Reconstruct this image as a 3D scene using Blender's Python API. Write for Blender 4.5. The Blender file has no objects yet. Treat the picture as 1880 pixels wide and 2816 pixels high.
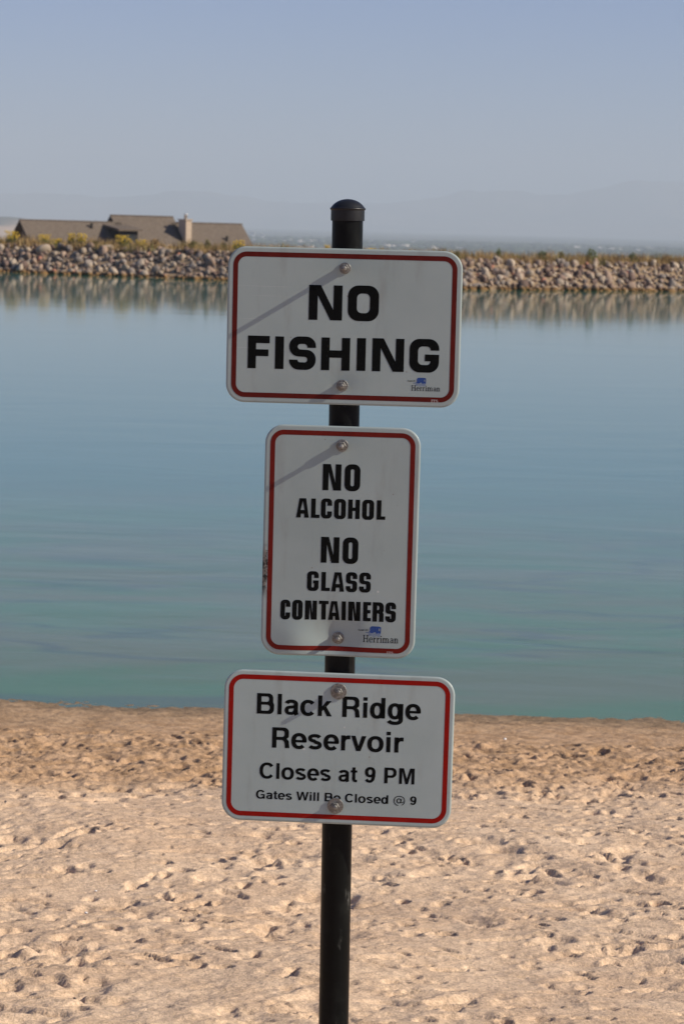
import bpy, bmesh, math, random
import numpy as np
from mathutils import Vector, Matrix
from mathutils.geometry import tessellate_polygon

random.seed(7); RNG = np.random.default_rng(11)
S = bpy.context.scene
COL = S.collection
R = math.radians

# ------------------------------------------------------------------ camera
EYE = 1.68; FPX = 6976.0; CX, CY = 940.0, 1408.0
PITCH = R(6.48); ROLL = R(1.55)
WATER = -0.62
_fwd = Vector((0, math.cos(PITCH), -math.sin(PITCH)))
_up0 = Vector((0, math.sin(PITCH), math.cos(PITCH)))
_rt = Vector((1, 0, 0)) * math.cos(ROLL) + _up0 * math.sin(ROLL)
_up = -Vector((1, 0, 0)) * math.sin(ROLL) + _up0 * math.cos(ROLL)
cam = bpy.data.cameras.new('camera')
cam.sensor_fit = 'VERTICAL'; cam.sensor_height = 22.2; cam.sensor_width = 14.8
cam.lens = 55.0; cam.clip_start = 0.1; cam.clip_end = 80000
cam.dof.use_dof = True; cam.dof.focus_distance = 4.98; cam.dof.aperture_fstop = 10.0
camo = bpy.data.objects.new('camera', cam); COL.objects.link(camo)
camo.matrix_world = Matrix((( _rt.x, _up.x, -_fwd.x, 0), (_rt.y, _up.y, -_fwd.y, 0), (_rt.z, _up.z, -_fwd.z, EYE), (0, 0, 0, 1)))
S.camera = camo

def ray(px, py):
    return _rt * ((px - CX) / FPX) + _up * ((CY - py) / FPX) + _fwd
def at(px, py, Y):
    d = ray(px, py); return Vector((0, 0, EYE)) + d * (Y / d.y)

# ------------------------------------------------------------------ world, sun, exposure
SUN = Vector((0.834, -0.166, 0.526)).normalized()
SUN_EL = math.asin(SUN.z); SUN_ROT = math.atan2(SUN.x, SUN.y)
W = bpy.data.worlds.new('World'); S.world = W; W.use_nodes = True
_nt = W.node_tree
_sky = _nt.nodes.new('ShaderNodeTexSky'); _sky.sky_type = 'NISHITA'; _sky.sun_disc = False
_sky.sun_elevation = SUN_EL; _sky.sun_rotation = SUN_ROT
_sky.altitude = 1500; _sky.air_density = 1.0; _sky.dust_density = 0.4; _sky.ozone_density = 4.0
_tint = _nt.nodes.new('ShaderNodeMix'); _tint.data_type = 'RGBA'; _tint.blend_type = 'MULTIPLY'; _tint.inputs[0].default_value = 1.0
_tint.inputs[7].default_value = (.78, .905, 1.32, 1)
_nt.links.new(_sky.outputs[0], _tint.inputs[6]); _nt.links.new(_tint.outputs[2], _nt.nodes['Background'].inputs[0])
_nt.nodes['Background'].inputs[1].default_value = 0.060
_l = bpy.data.lights.new('sun', 'SUN'); _l.energy = 5.0; _l.angle = R(0.55); _l.color = (1.0, 0.90, 0.76)
_lo = bpy.data.objects.new('sun', _l); COL.objects.link(_lo); _lo.location = (30, -10, 40)
_lo.rotation_euler = SUN.to_track_quat('Z', 'Y').to_euler()
S.view_settings.view_transform = 'Standard'; S.view_settings.look = 'None'
S.view_settings.gamma = 1.0; S.view_settings.use_curve_mapping = False
S.view_settings.exposure = 0.32
S.render.engine = 'CYCLES'
S.cycles.use_denoising = True
S.cycles.volume_bounces = 1

# ------------------------------------------------------------------ helpers
def tag(o, label=None, cat=None, group=None, kind=None):
    if label: o['label'] = label
    if cat: o['category'] = cat
    if group: o['group'] = group
    if kind: o['kind'] = kind
    return o

def link(name, mesh, parent=None):
    o = bpy.data.objects.new(name, mesh); COL.objects.link(o)
    if parent: o.parent = parent
    return o

def empty(name, mat=None):
    o = bpy.data.objects.new(name, None); COL.objects.link(o); o.empty_display_size = .2
    if mat is not None: o.matrix_world = mat
    return o

class MB:
    """collects polygons, then links them as one mesh"""
    def __init__(s): s.v = []; s.f = []; s.m = []
    def add(s, vs, fs, mi=0):
        b = len(s.v); s.v += [tuple(v) for v in vs]
        s.f += [tuple(i + b for i in f) for f in fs]; s.m += [mi] * len(fs)
    def quad(s, a, b, c, d, mi=0): s.add([a, b, c, d], [(0, 1, 2, 3)], mi)
    def box(s, lo, hi, mi=0):
        (x0, y0, z0), (x1, y1, z1) = lo, hi
        s.add([(x0,y0,z0),(x1,y0,z0),(x1,y1,z0),(x0,y1,z0),(x0,y0,z1),(x1,y0,z1),(x1,y1,z1),(x0,y1,z1)],
              [(3,2,1,0),(4,5,6,7),(0,1,5,4),(1,2,6,5),(2,3,7,6),(3,0,4,7)], mi)
    def lathe(s, prof, n=48, mi=0, axis='z', off=(0,0,0), cap=True, hexr=None):
        vs = []; fs = []
        for r, z in prof:
            for k in range(n):
                a = 2*math.pi*k/n
                p = (r*math.cos(a), r*math.sin(a), z) if axis == 'z' else (r*math.cos(a), -z, r*math.sin(a))
                vs.append((p[0]+off[0], p[1]+off[1], p[2]+off[2]))
        for i in range(len(prof)-1):
            for k in range(n):
                k2 = (k+1) % n
                fs.append((i*n+k, i*n+k2, (i+1)*n+k2, (i+1)*n+k))
        if cap:
            fs.append(tuple(reversed(range(n)))); fs.append(tuple((len(prof)-1)*n+k for k in range(n)))
        s.add(vs, fs, mi)
    def mesh(s, name, mats, smooth=False):
        me = bpy.data.meshes.new(name); me.from_pydata(s.v, [], s.f)
        for m in (mats if isinstance(mats, (list, tuple)) else [mats]): me.materials.append(m)
        if any(s.m): me.polygons.foreach_set('material_index', s.m)
        if smooth: me.polygons.foreach_set('use_smooth', [True]*len(s.f))
        me.update(); return me
    def build(s, name, mats, parent=None, smooth=False): return link(name, s.mesh(name, mats, smooth), parent)

def sharp(o, deg=35):
    bm = bmesh.new(); bm.from_mesh(o.data)
    for f in bm.faces: f.smooth = True
    for e in bm.edges:
        if len(e.link_faces) == 2 and e.calc_face_angle(0) > R(deg): e.smooth = False
    bm.to_mesh(o.data); bm.free(); return o

# numpy gradient noise
_perm = RNG.permutation(256); _perm = np.concatenate([_perm, _perm])
_ga = RNG.random(256) * 2 * np.pi; _gx, _gy = np.cos(_ga), np.sin(_ga)
def pn(x, y):
    xi = np.floor(x).astype(int); yi = np.floor(y).astype(int); fx = x - xi; fy = y - yi
    u = fx*fx*fx*(fx*(fx*6-15)+10); v = fy*fy*fy*(fy*(fy*6-15)+10)
    def g(i, j, dx, dy):
        h = _perm[(_perm[i & 255] + j) & 255]; return _gx[h]*dx + _gy[h]*dy
    a = g(xi, yi, fx, fy); b = g(xi+1, yi, fx-1, fy); c = g(xi, yi+1, fx, fy-1); d = g(xi+1, yi+1, fx-1, fy-1)
    return ((a*(1-u)+b*u)*(1-v) + (c*(1-u)+d*u)*v) * 1.4
def fbm(x, y, o=4):
    r = 0; a = 1.0
    for k in range(o): r = r + a*pn(x*2**k + 17.3*k, y*2**k - 9.1*k); a *= .5
    return r
def sstep(a, b, x):
    t = np.clip((x-a)/(b-a), 0, 1); return t*t*(3-2*t)

def grid_mesh(name, xs, ys, Z, mats):
    nx, ny = len(xs), len(ys)
    X, Y = np.meshgrid(xs, ys)
    co = np.stack([X, Y, Z], -1).reshape(-1, 3).astype(np.float32)
    me = bpy.data.meshes.new(name); me.vertices.add(nx*ny); me.vertices.foreach_set('co', co.ravel())
    i = (np.arange(ny-1)[:, None]*nx + np.arange(nx-1)[None, :]).ravel()
    q = np.stack([i, i+1, i+nx+1, i+nx], -1).astype(np.int32)
    me.loops.add(q.size); me.loops.foreach_set('vertex_index', q.ravel())
    me.polygons.add(len(q)); me.polygons.foreach_set('loop_start', np.arange(len(q), dtype=np.int32)*4)
    me.polygons.foreach_set('use_smooth', np.ones(len(q), bool))
    me.update(calc_edges=True); me.validate()
    for m in mats: me.materials.append(m)
    return me

def spread(lo, hi, step, far_lo, far_hi, grow=1.25):
    c = list(np.arange(lo, hi + step*.5, step)); s = step; a = []; p = lo
    while p > far_lo: s *= grow; p -= s; a.append(max(p, far_lo))
    s = step; b = []; p = hi
    while p < far_hi: s *= grow; p += s; b.append(min(p, far_hi))
    return np.array(a[::-1] + c + b)

# ------------------------------------------------------------------ material helpers
class Mat:
    def __init__(s, name):
        s.m = bpy.data.materials.new(name); s.m.use_nodes = True; s.t = s.m.node_tree; s.n = s.t.nodes
        s.b = s.n['Principled BSDF']; s.out = s.n['Material Output']
    def node(s, ty, **kw):
        n = s.n.new(ty)
        for k, v in kw.items():
            if k.startswith('i_'): n.inputs[k[2:].replace('_', ' ')].default_value = v
            else: setattr(n, k, v)
        return n
    def lk(s, a, b): s.t.links.new(a, b)
    def put(s, inp, v):
        if isinstance(v, bpy.types.NodeSocket): s.lk(v, inp)
        elif isinstance(v, (tuple, list)) and len(v) == 3 and inp.type == 'RGBA': inp.default_value = (*v, 1)
        else: inp.default_value = v
    def coord(s, kind='Object', scale=None):
        if kind == 'World': o = s.node('ShaderNodeNewGeometry').outputs['Position']
        else: o = s.node('ShaderNodeTexCoord').outputs[kind]
        if scale is not None:
            mp = s.node('ShaderNodeMapping'); s.lk(o, mp.inputs[0]); mp.inputs['Scale'].default_value = scale; o = mp.outputs[0]
        return o
    def noise(s, vec, scale, detail=4, rough=.55, dist=0.0):
        n = s.node('ShaderNodeTexNoise'); s.lk(vec, n.inputs['Vector']); n.inputs['Scale'].default_value = scale
        n.inputs['Detail'].default_value = detail; n.inputs['Roughness'].default_value = rough; n.inputs['Distortion'].default_value = dist
        return n.outputs['Fac']
    def voro(s, vec, scale, feature='F1', out='Distance'):
        n = s.node('ShaderNodeTexVoronoi', feature=feature); s.lk(vec, n.inputs['Vector']); n.inputs['Scale'].default_value = scale
        return n.outputs[out]
    def ramp(s, fac, a, b, lo=0., hi=1.):
        n = s.node('ShaderNodeMapRange', interpolation_type='SMOOTHSTEP'); s.put(n.inputs['Value'], fac)
        n.inputs['From Min'].default_value = a; n.inputs['From Max'].default_value = b
        n.inputs['To Min'].default_value = lo; n.inputs['To Max'].default_value = hi
        return n.outputs[0]
    def math(s, op, a, b=0.0):
        n = s.node('ShaderNodeMath', operation=op); s.put(n.inputs[0], a); s.put(n.inputs[1], b); return n.outputs[0]
    def mix(s, f, a, b, mode='MIX'):
        n = s.node('ShaderNodeMix', data_type='RGBA', blend_type=mode); s.put(n.inputs['Factor'], f)
        s.put(n.inputs['A'], a) if False else None
        s.put(n.inputs[6], a); s.put(n.inputs[7], b); return n.outputs[2]
    def xyz(s, vec):
        n = s.node('ShaderNodeSeparateXYZ'); s.lk(vec, n.inputs[0]); return n.outputs
    def bump(s, h, dist, strength=1.0, normal=None):
        n = s.node('ShaderNodeBump'); s.lk(h, n.inputs['Height']); n.inputs['Distance'].default_value = dist
        n.inputs['Strength'].default_value = strength
        if normal is not None: s.lk(normal, n.inputs['Normal'])
        s.lk(n.outputs[0], s.b.inputs['Normal']); return n.outputs[0]
    def set(s, color=None, rough=None, metal=None, spec=None, ior=None):
        if color is not None: s.put(s.b.inputs['Base Color'], color)
        if rough is not None: s.put(s.b.inputs['Roughness'], rough)
        if metal is not None: s.put(s.b.inputs['Metallic'], metal)
        if spec is not None: s.put(s.b.inputs['Specular IOR Level'], spec)
        if ior is not None: s.put(s.b.inputs['IOR'], ior)
        return s.m

def flat(name, color, rough=.8, metal=0., spec=.3, var=.12, scale=6):
    M = Mat(name); v = M.coord('Object')
    n = M.noise(v, scale, 5)
    c = M.mix(M.ramp(n, .3, .7), tuple(x*(1-var) for x in color), tuple(min(1, x*(1+var)) for x in color))
    return M.set(c, rough, metal, spec)

# ------------------------------------------------------------------ SAND BEACH
def mat_sand():
    M = Mat('sand'); p = M.coord('World'); x = M.xyz(p)
    y = x[1]
    big = M.noise(p, 1.3, 5, .6); mid = M.noise(p, 7, 5, .6); fine = M.noise(p, 140, 3, .7); grain = M.noise(p, 420, 2, .6)
    yy = M.math('ADD', y, M.math('MULTIPLY', M.math('SUBTRACT', big, .5), 1.6))
    yy = M.math('ADD', yy, M.math('MULTIPLY', M.math('SUBTRACT', mid, .5), .5))
    yy = M.math('ADD', yy, M.math('MULTIPLY', x[0], -.12))
    damp = M.ramp(yy, 8.75, 9.5)
    wet = M.ramp(yy, 10.7, 11.5)
    dry = M.mix(M.ramp(mid, .35, .68), (.65, .465, .305), (.725, .535, .362))
    dry = M.mix(M.ramp(big, .35, .65), M.mix(1.0, dry, (.93, .91, .90), 'MULTIPLY'), dry)
    dmp = M.mix(M.ramp(mid, .35, .65), (.39, .245, .135), (.54, .357, .215))
    wt = M.mix(M.ramp(mid, .35, .65), (.36, .235, .135), (.46, .31, .185))
    c = M.mix(damp, dry, dmp); c = M.mix(wet, c, wt)
    edge = M.ramp(M.math('ADD', x[2], M.math('MULTIPLY', M.math('SUBTRACT', mid, .5), .05)), WATER+.005, WATER+.045, .72, 0)
    c = M.mix(edge, c, (.17, .125, .078))
    sp = M.ramp(M.math('ADD', M.math('MULTIPLY', fine, .6), M.math('MULTIPLY', M.noise(p, 62, 3, .7), .4)), .33, .67, .60, 1.30)
    cc = M.node('ShaderNodeCombineXYZ'); [M.lk(sp, cc.inputs[i]) for i in range(3)]
    c = M.mix(.75, c, cc.outputs[0], 'MULTIPLY')
    g = M.ramp(grain, .325, .385, 0., 1.); c = M.mix(g, M.mix(1.0, c, (.52, .47, .45), 'MULTIPLY'), c)
    lt = M.ramp(M.noise(p, 300, 1, .5), .72, .78); c = M.mix(M.math('MULTIPLY', lt, .6), c, (.80, .72, .62))
    h = M.math('ADD', M.math('MULTIPLY', M.noise(p, 55, 4, .65), 1.0), M.math('MULTIPLY', fine, .5))
    M.bump(h, .009, .55)
    return M.set(c, .92, 0, .15)

def beach_height(X, Y):
    z = -0.0905*(Y-5.0)
    z = np.where(Y < 5, -0.02*(Y-5), z)
    near = sstep(-9, -3, X)*(1-sstep(3, 9, X))
    z = z + .030*fbm(X*.55, Y*.55, 3) * (1 - .96*sstep(9.2, 10.8, Y)) + .016*X*0
    dryk = 1 - sstep(8.8, 9.6, Y + .5*pn(X*1.1+3, Y*.8)); wetk = sstep(10.35, 11.0, Y + .35*pn(X*1.4, Y)); dampk = np.clip(1-dryk-wetk, 0, 1)
    # trampled lumps
    z = z + dryk*(.011*pn(X*2.2, Y*2.6) + .0055*pn(X*5.3+5, Y*6.3) + (.0032+.003*pn(X*.9+9, Y*.9))*pn(X*12, Y*16+3) + (.0032+.0022*pn(X*1.3, Y*1.2))*pn(X*24, Y*32) + .0022*pn(X*48, Y*58))
    rid = (1-np.abs(pn(X*7+8, Y*9)))
    z = z + dampk*(.012*pn(X*5, Y*6) + .008*rid*rid*(.6+pn(X*3, Y*3)) + .010*pn(X*14, Y*19) + .0075*pn(X*30, Y*38) + .0035*pn(X*56, Y*64))
    z = z + wetk*(.006*pn(X*1.6, Y*3.2) + .006*pn(X*5, Y*8) + .0055*pn(X*14, Y*20) + .0030*pn(X*34, Y*42))
    # small wash-line lumps at the water's edge
    z = z + sstep(11.3, 11.8, Y)*(.022*np.maximum(0, pn(X*3.1+40, Y*2.5))*1.5*sstep(-.3, .6, pn(X*.8+2, Y*0)))
    return z

def build_sand():
    xs = spread(-2.3, 2.3, .0072, -70, 70, 1.16); ys = spread(4.7, 12.2, .0095, -45, 15.5, 1.16)
    X, Y = np.meshgrid(xs, ys); Z = beach_height(X, Y)
    P = np.zeros_like(Z)
    # footprints and scuffs: pits with steep walls and pushed-up rims
    def pit(px, py, a, b, rot, dep, steep, rimk, tilt=0.0):
        if abs(px+.29) < .16 and abs(py-5.62) < .2: return
        m = max(a, b)*2.0
        i0, i1 = np.searchsorted(xs, [px-m, px+m]); j0, j1 = np.searchsorted(ys, [py-m, py+m])
        if i1-i0 < 2 or j1-j0 < 2: return
        dx = X[j0:j1, i0:i1]-px; dy = Y[j0:j1, i0:i1]-py
        c, s = math.cos(rot), math.sin(rot); u = (dx*c+dy*s)/a; v = (-dx*s+dy*c)/b
        wob = 1 + .28*pn(dx*14+px*31, dy*14+py*17) + .12*pn(dx*40+px, dy*40)
        r = np.sqrt(u*u+v*v)*wob
        k = 1-sstep(1-steep, 1+steep*.35, r)
        rim = np.exp(-((r-1.28)/.26)**2)
        P[j0:j1, i0:i1] += -dep*k*np.clip(1+tilt*u, 0, 2) + dep*rimk*rim
    rs = np.random.default_rng(5)
    n = 0
    while n < 1000:
        px = rs.uniform(-2.35, 2.35); py = 4.7 + 5.4*rs.random()**.9
        if py > 9.9: continue
        clump = pn(np.array(px*1.0+50), np.array(py*1.0))
        if rs.random() > .42 + 1.3*clump: continue
        t = rs.random()
        if t < .16: a, b, d = rs.uniform(.05, .10), rs.uniform(.026, .045), rs.uniform(.008, .019)     # whole prints
        elif t < .72: a, b, d = rs.uniform(.018, .042), rs.uniform(.014, .028), rs.uniform(.008, .024)   # heel and toe marks
        else: a, b, d = rs.uniform(.04, .11), rs.uniform(.011, .019), rs.uniform(.006, .014)          # scuffs
        pit(px, py, a, b, rs.normal(.5, 1.0) if t < .72 else rs.normal(0, .45), d, rs.uniform(.25, .55), rs.uniform(.06, .25), rs.uniform(-.2, .6)); n += 1
    for _ in range(220):                                      # old, wind-softened tracks
        a = rs.uniform(.05, .13); pit(rs.uniform(-2.35, 2.35), rs.uniform(4.7, 9.3), a, a*rs.uniform(.4, .7), rs.normal(.4, .8), rs.uniform(.008, .018), .95, rs.uniform(.05, .2), rs.uniform(-.1, .4))
    for _ in range(3600):
        px = rs.uniform(-2.35, 2.35); py = rs.uniform(4.7, 9.7)
        a = rs.uniform(.009, .030); pit(px, py, a, a*rs.uniform(.35, .8), rs.normal(0, .8), a*rs.uniform(.3, .6), .45, .15, .35)
    for _ in range(560):
        px = rs.uniform(-2.35, 2.35); py = rs.uniform(8.9, 10.75)
        a = rs.uniform(.02, .07); pit(px, py, a, a*rs.uniform(.3, .7), rs.normal(0, .6), rs.uniform(.010, .028), rs.uniform(.25, .5), rs.uniform(.1, .35))
    Z += np.where(P < 0, -.026*np.tanh(-P/.026), .014*np.tanh(P/.014))
    o = link('sand_beach', grid_mesh('sand_beach', xs, ys, Z, [mat_sand()]))
    return tag(o, kind='structure')

# ------------------------------------------------------------------ WATER
def mat_water():
    M = Mat('lake_water'); p = M.coord('World'); x = M.xyz(p); y = x[1]
    s1 = M.coord('World', (.25, .55, 1)); big = M.noise(s1, 1.0, 3, .5, .6)
    s2 = M.coord('World', (.6, 1.5, 1)); st = M.noise(s2, .8, 4, .55, .8)
    yy = M.math('ADD', y, M.math('MULTIPLY', M.math('SUBTRACT', big, .5), 6.0))
    green = M.mix(M.ramp(st, .34, .64), (.072, .170, .045), (.118, .155, .055))
    teal = (.034, .152, .092)
    blue = (.032, .145, .102)
    c = M.mix(M.ramp(yy, 15, 25), green, teal); c = M.mix(M.ramp(yy, 24, 45), c, blue)
    ln = M.noise(M.coord('World', (.20, .60, 1)), 1.0, 4, .5, .5)      # dark ripple and weed lines near the beach; ripple shade painted into colour
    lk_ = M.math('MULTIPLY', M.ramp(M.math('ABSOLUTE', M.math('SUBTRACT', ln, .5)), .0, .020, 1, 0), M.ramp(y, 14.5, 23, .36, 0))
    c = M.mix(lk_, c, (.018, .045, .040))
    # ripples: slack near the far bank, longer swells toward the beach
    w1 = M.noise(M.coord('World', (.55, 1.0, 1)), .7, 2, .45, .9)
    w2 = M.noise(M.coord('World', (1.0, 1.8, 1)), 2.2, 3, .5, .5)
    nearw = M.ramp(y, 10, 30, .9, .30); farw = M.ramp(y, 45, 85, 1.0, .35)
    amp = M.math('MULTIPLY', nearw, farw)
    patch = M.ramp(M.noise(M.coord('World', (.05, .16, 1)), .8, 2), .38, .64, .3, 1.2)
    amp = M.math('MULTIPLY', amp, patch)
    h = M.math('ADD', M.math('MULTIPLY', w1, 1.0), M.math('MULTIPLY', w2, .16))
    M.bump(M.math('MULTIPLY', h, amp), .011, 1.0)
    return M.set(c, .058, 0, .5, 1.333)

def build_water():
    mb = MB(); mb.quad((-260, 10.2, WATER), (260, 10.2, WATER), (260, 108, WATER), (-260, 108, WATER))
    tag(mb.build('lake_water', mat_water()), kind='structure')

# ------------------------------------------------------------------ TERRAIN beyond the water
def shore(x):
    x = np.asarray(x, float)
    return np.interp(x, [-60, -30, -13.7, -4.5, 0, 3.6, 8, 13.5, 30, 60], [118, 108, 102, 98.3, 95.5, 94.0, 96.5, 100.5, 108, 118])
BANK = np.array([(-90, -3), (-4, -3), (-1.2, -1.5), (0, -.78), (.5, -.58), (2.3, .36), (2.9, .47), (4.2, .50), (8.5, .46), (13, .05), (40, -3.2), (110, -7),
                 (400, -22), (1200, -38), (2600, -45), (8000, -46), (40000, -47)], float)
def ground_z(x, y): return np.interp(y - shore(x), BANK[:, 0], BANK[:, 1])

def mat_ground():
    M = Mat('dry_ground'); p = M.coord('World'); x = M.xyz(p)
    n = M.noise(p, 1.6, 5, .6); n2 = M.noise(p, .0016, 6, .65); n3 = M.noise(M.coord('World', (.0009, .0025, 1)), 1.0, 4, .6)
    near = M.mix(M.ramp(n, .35, .65), (.22, .155, .095), (.33, .24, .15))
    far = M.mix(M.ramp(n2, .45, .62), (.040, .058, .045), (.12, .11, .075)); far = M.mix(M.ramp(n3, .45, .6), far, (.05, .07, .05))
    return M.set(M.mix(M.ramp(x[1], 400, 2500), near, far), .95, 0, .1)

def build_ground():
    xs = spread(-27, 27, .5, -15500, 15500, 1.22); ys = spread(92, 114, .35, 13, 24000, 1.10)
    X, Y = np.meshgrid(xs, ys); Z = ground_z(X, Y)
    k = sstep(2.0, 3.5, Y-shore(X))*(1-sstep(300, 900, Y))
    Z = Z + k*.05*fbm(X*.7, Y*.7, 3) + sstep(60, 2000, Y-100)*2.0*pn(X*.004, Y*.004)*(1-sstep(2500, 5000, Y))
    tag(link('ground', grid_mesh('ground', xs, ys, Z, [mat_ground()])), kind='structure')

def build_mountains():
    M = Mat('mountain_rock'); p = M.coord('World')
    n = M.noise(p, .0012, 8, .62)
    m = M.set(M.mix(M.ramp(n, .38, .62), (.055, .065, .060), (.16, .13, .11)), .95, 0, .1)
    prof = [(-500, 545), (0, 535), (120, 532), (330, 541), (480, 527), (570, 524), (650, 540), (800, 557), (1040, 561), (1140, 551), (1235, 534), (1285, 523), (1345, 524),
            (1415, 522), (1490, 533), (1560, 536), (1610, 524), (1680, 508), (1765, 494), (1880, 502), (2100, 486), (2400, 500), (2800, 470)]
    pts = [at(px, py, 21500) for px, py in prof]
    px = [q.x for q in pts]; pz = [q.z for q in pts]
    xs = np.linspace(-9000, 9000, 420); ys = np.linspace(18600, 23200, 46)
    X, Y = np.meshgrid(xs, ys)
    top = np.interp(X, px, pz); top = top + 16*pn(X*.0035, X*0+.3) + 8*pn(X*.009, X*0+4.7)
    t = (Y-18600)/(21500-18600); back = 1-sstep(21500, 23200, Y)
    rise = np.where(t < 1, np.clip(t, 0, 1)**1.7, back)
    spur = 1 + .30*pn(X*.0016+.35*t, Y*.0009)*(1-np.clip(t, 0, 1)**3)*1.6 + .15*pn(X*.005, Y*.002)*(1-np.clip(t, 0, 1)**4)
    Z = -52 + (top+52)*np.clip(rise*np.where(t < 1, spur, 1), 0, 1.0)
    tag(link('mountain', grid_mesh('mountain', xs, ys, Z, [m])), kind='structure')
    # low dry hill at the far left
    M = Mat('hill_grass'); p = M.coord('World', (.004, .0008, .06))
    n = M.noise(p, 1.0, 6, .6)
    m = M.set(M.mix(M.ramp(n, .40, .60), (.12, .12, .10), (.42, .31, .22)), .95, 0, .1)
    xs = np.linspace(-1700, 100, 90); ys = np.linspace(3800, 6500, 50); X, Y = np.meshgrid(xs, ys)
    c = at(0, 598, 5000)
    H = (c.z+52)*np.exp(-(np.maximum(0, X-(c.x+10))/150)**2)*np.exp(-((Y-5000)/700)**2)*(1+.05*pn(X*.01, Y*.006))
    tag(link('hill', grid_mesh('hill', xs, ys, np.interp(Y, BANK[:, 0]+100, BANK[:, 1])-6+H, [m])), kind='structure')

# ------------------------------------------------------------------ VALLEY TOWN (reads as one mass) + a few buildings one can tell apart
def ico(sub=1):
    bm = bmesh.new(); bmesh.ops.create_icosphere(bm, subdivisions=sub, radius=1); bm.verts.ensure_lookup_table()
    v = np.array([w.co[:] for w in bm.verts]); f = np.array([[w.index for w in t.verts] for t in bm.faces]); bm.free(); return v, f

def bulk(name, V, F, mats, mi=None, smooth=False, parent=None):
    me = bpy.data.meshes.new(name); V = np.asarray(V, np.float32); F = np.asarray(F, np.int32); k = F.shape[1]
    me.vertices.add(len(V)); me.vertices.foreach_set('co', V.ravel())
    me.loops.add(F.size); me.loops.foreach_set('vertex_index', F.ravel())
    me.polygons.add(len(F)); me.polygons.foreach_set('loop_start', np.arange(len(F), dtype=np.int32)*k)
    for m in mats: me.materials.append(m)
    if mi is not None: me.polygons.foreach_set('material_index', np.asarray(mi, np.int32))
    if smooth: me.polygons.foreach_set('use_smooth', np.ones(len(F), bool))
    me.update(calc_edges=True); return link(name, me, parent)

def build_town():
    rs = np.random.default_rng(3)
    tree = flat('valley_tree', (.035, .055, .035), .95, 0, .1, .3, .01)
    wall = flat('valley_house_wall', (.62, .56, .50), .9, 0, .1, .3, .003); roof = flat('valley_house_roof', (.20, .17, .15), .9, 0, .1, .3, .003)
    v, f = ico(1)
    n = 11000; x = rs.uniform(-1350, 1350, n); y = 3000 + 4500*rs.random(n)
    keep = pn(x*.004, y*.002) > -.25; x, y = x[keep], y[keep]; n = len(x)
    sx = rs.uniform(4, 15, n); sz = rs.uniform(2.5, 5.5, n)
    V = v[None]*np.stack([sx, sx, sz], -1)[:, None, :]*(1+.25*rs.normal(size=(n, len(v), 1))) + np.stack([x, y, -46+sz*.6], -1)[:, None, :]
    F = f[None] + (np.arange(n)*len(v))[:, None, None]
    tag(bulk('valley_trees', V.reshape(-1, 3), F.reshape(-1, 3), [tree]), kind='stuff')
    n = 1500; x = rs.uniform(-1350, 1350, n); y = 3100 + 4300*rs.random(n)
    w = rs.uniform(7, 14, n); d = rs.uniform(7, 12, n); h = rs.uniform(3, 5, n)
    big = rs.random(n) < .03; w[big] *= 2.2; h[big] *= 1.4
    b = np.array([(-.5,-.5,0),(.5,-.5,0),(.5,.5,0),(-.5,.5,0),(-.5,-.5,1),(.5,-.5,1),(.5,.5,1),(-.5,.5,1)])
    q = np.array([(0,1,5,4),(1,2,6,5),(2,3,7,6),(3,0,4,7),(4,5,6,7)])
    V = b[None]*np.stack([w, d, h], -1)[:, None, :] + np.stack([x, y, np.full(n, -46.0)], -1)[:, None, :]
    F = q[None] + (np.arange(n)*8)[:, None, None]; mi = np.tile([0,0,0,0,1], n)
    tag(bulk('valley_houses', V.reshape(-1, 3), F.reshape(-1, 4), [wall, roof], mi), kind='stuff')
    white = flat('pale_render', (.80, .77, .72), .8, 0, .2, .08, .02); glass = flat('dark_window_band', (.12, .14, .16), .3, 0, .5, .1, .02)
    for px, py, wpx, hpx, dist, lab in [
        (695, 641, 12, 7, 7000, 'wide white block far across the valley, just right of the brown roof'),
        (697, 661, 7, 9, 5600, 'small pale tower far off, directly under the wide white block'),
        (722, 646, 9, 5, 6800, 'low pale block on the valley floor above the left corner of the top sign'),
        (1262, 683, 20, 3, 5200, 'long low pale shed on the valley floor beyond the top sign right corner'),
        (1340, 690, 14, 4, 5000, 'pale low hall on the valley floor right of the top sign'),
        (1432, 692, 12, 4, 5000, 'pale hall on the valley floor between two green weeds of the bank'),
        (1800, 700, 16, 3, 5400, 'long pale roofed hall on the valley floor at the far right')]:
        c = at(px, py, dist); w = wpx*dist/FPX; h = hpx*dist/FPX
        r = empty('distant_building', Matrix.Translation((c.x, dist, -46)))
        H = c.z+46+h/2
        a = MB(); a.box((-w/2, -w*.3, 0), (w/2, w*.3, H)); a.build('wall', white, r)
        a = MB()
        for k in range(3): a.box((-w*.46, -w*.3-1.2, H-h*(.25+.28*k)), (w*.46, -w*.3-.1, H-h*(.18+.28*k)))
        a.build('window', glass, r)
        a = MB(); a.box((-w*.52, -w*.32, H+.1), (w*.52, w*.32, H+max(1.0, h*.06))); a.build('roof', white, r)
        tag(r, lab, 'building', 'pale buildings on the valley floor')

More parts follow.
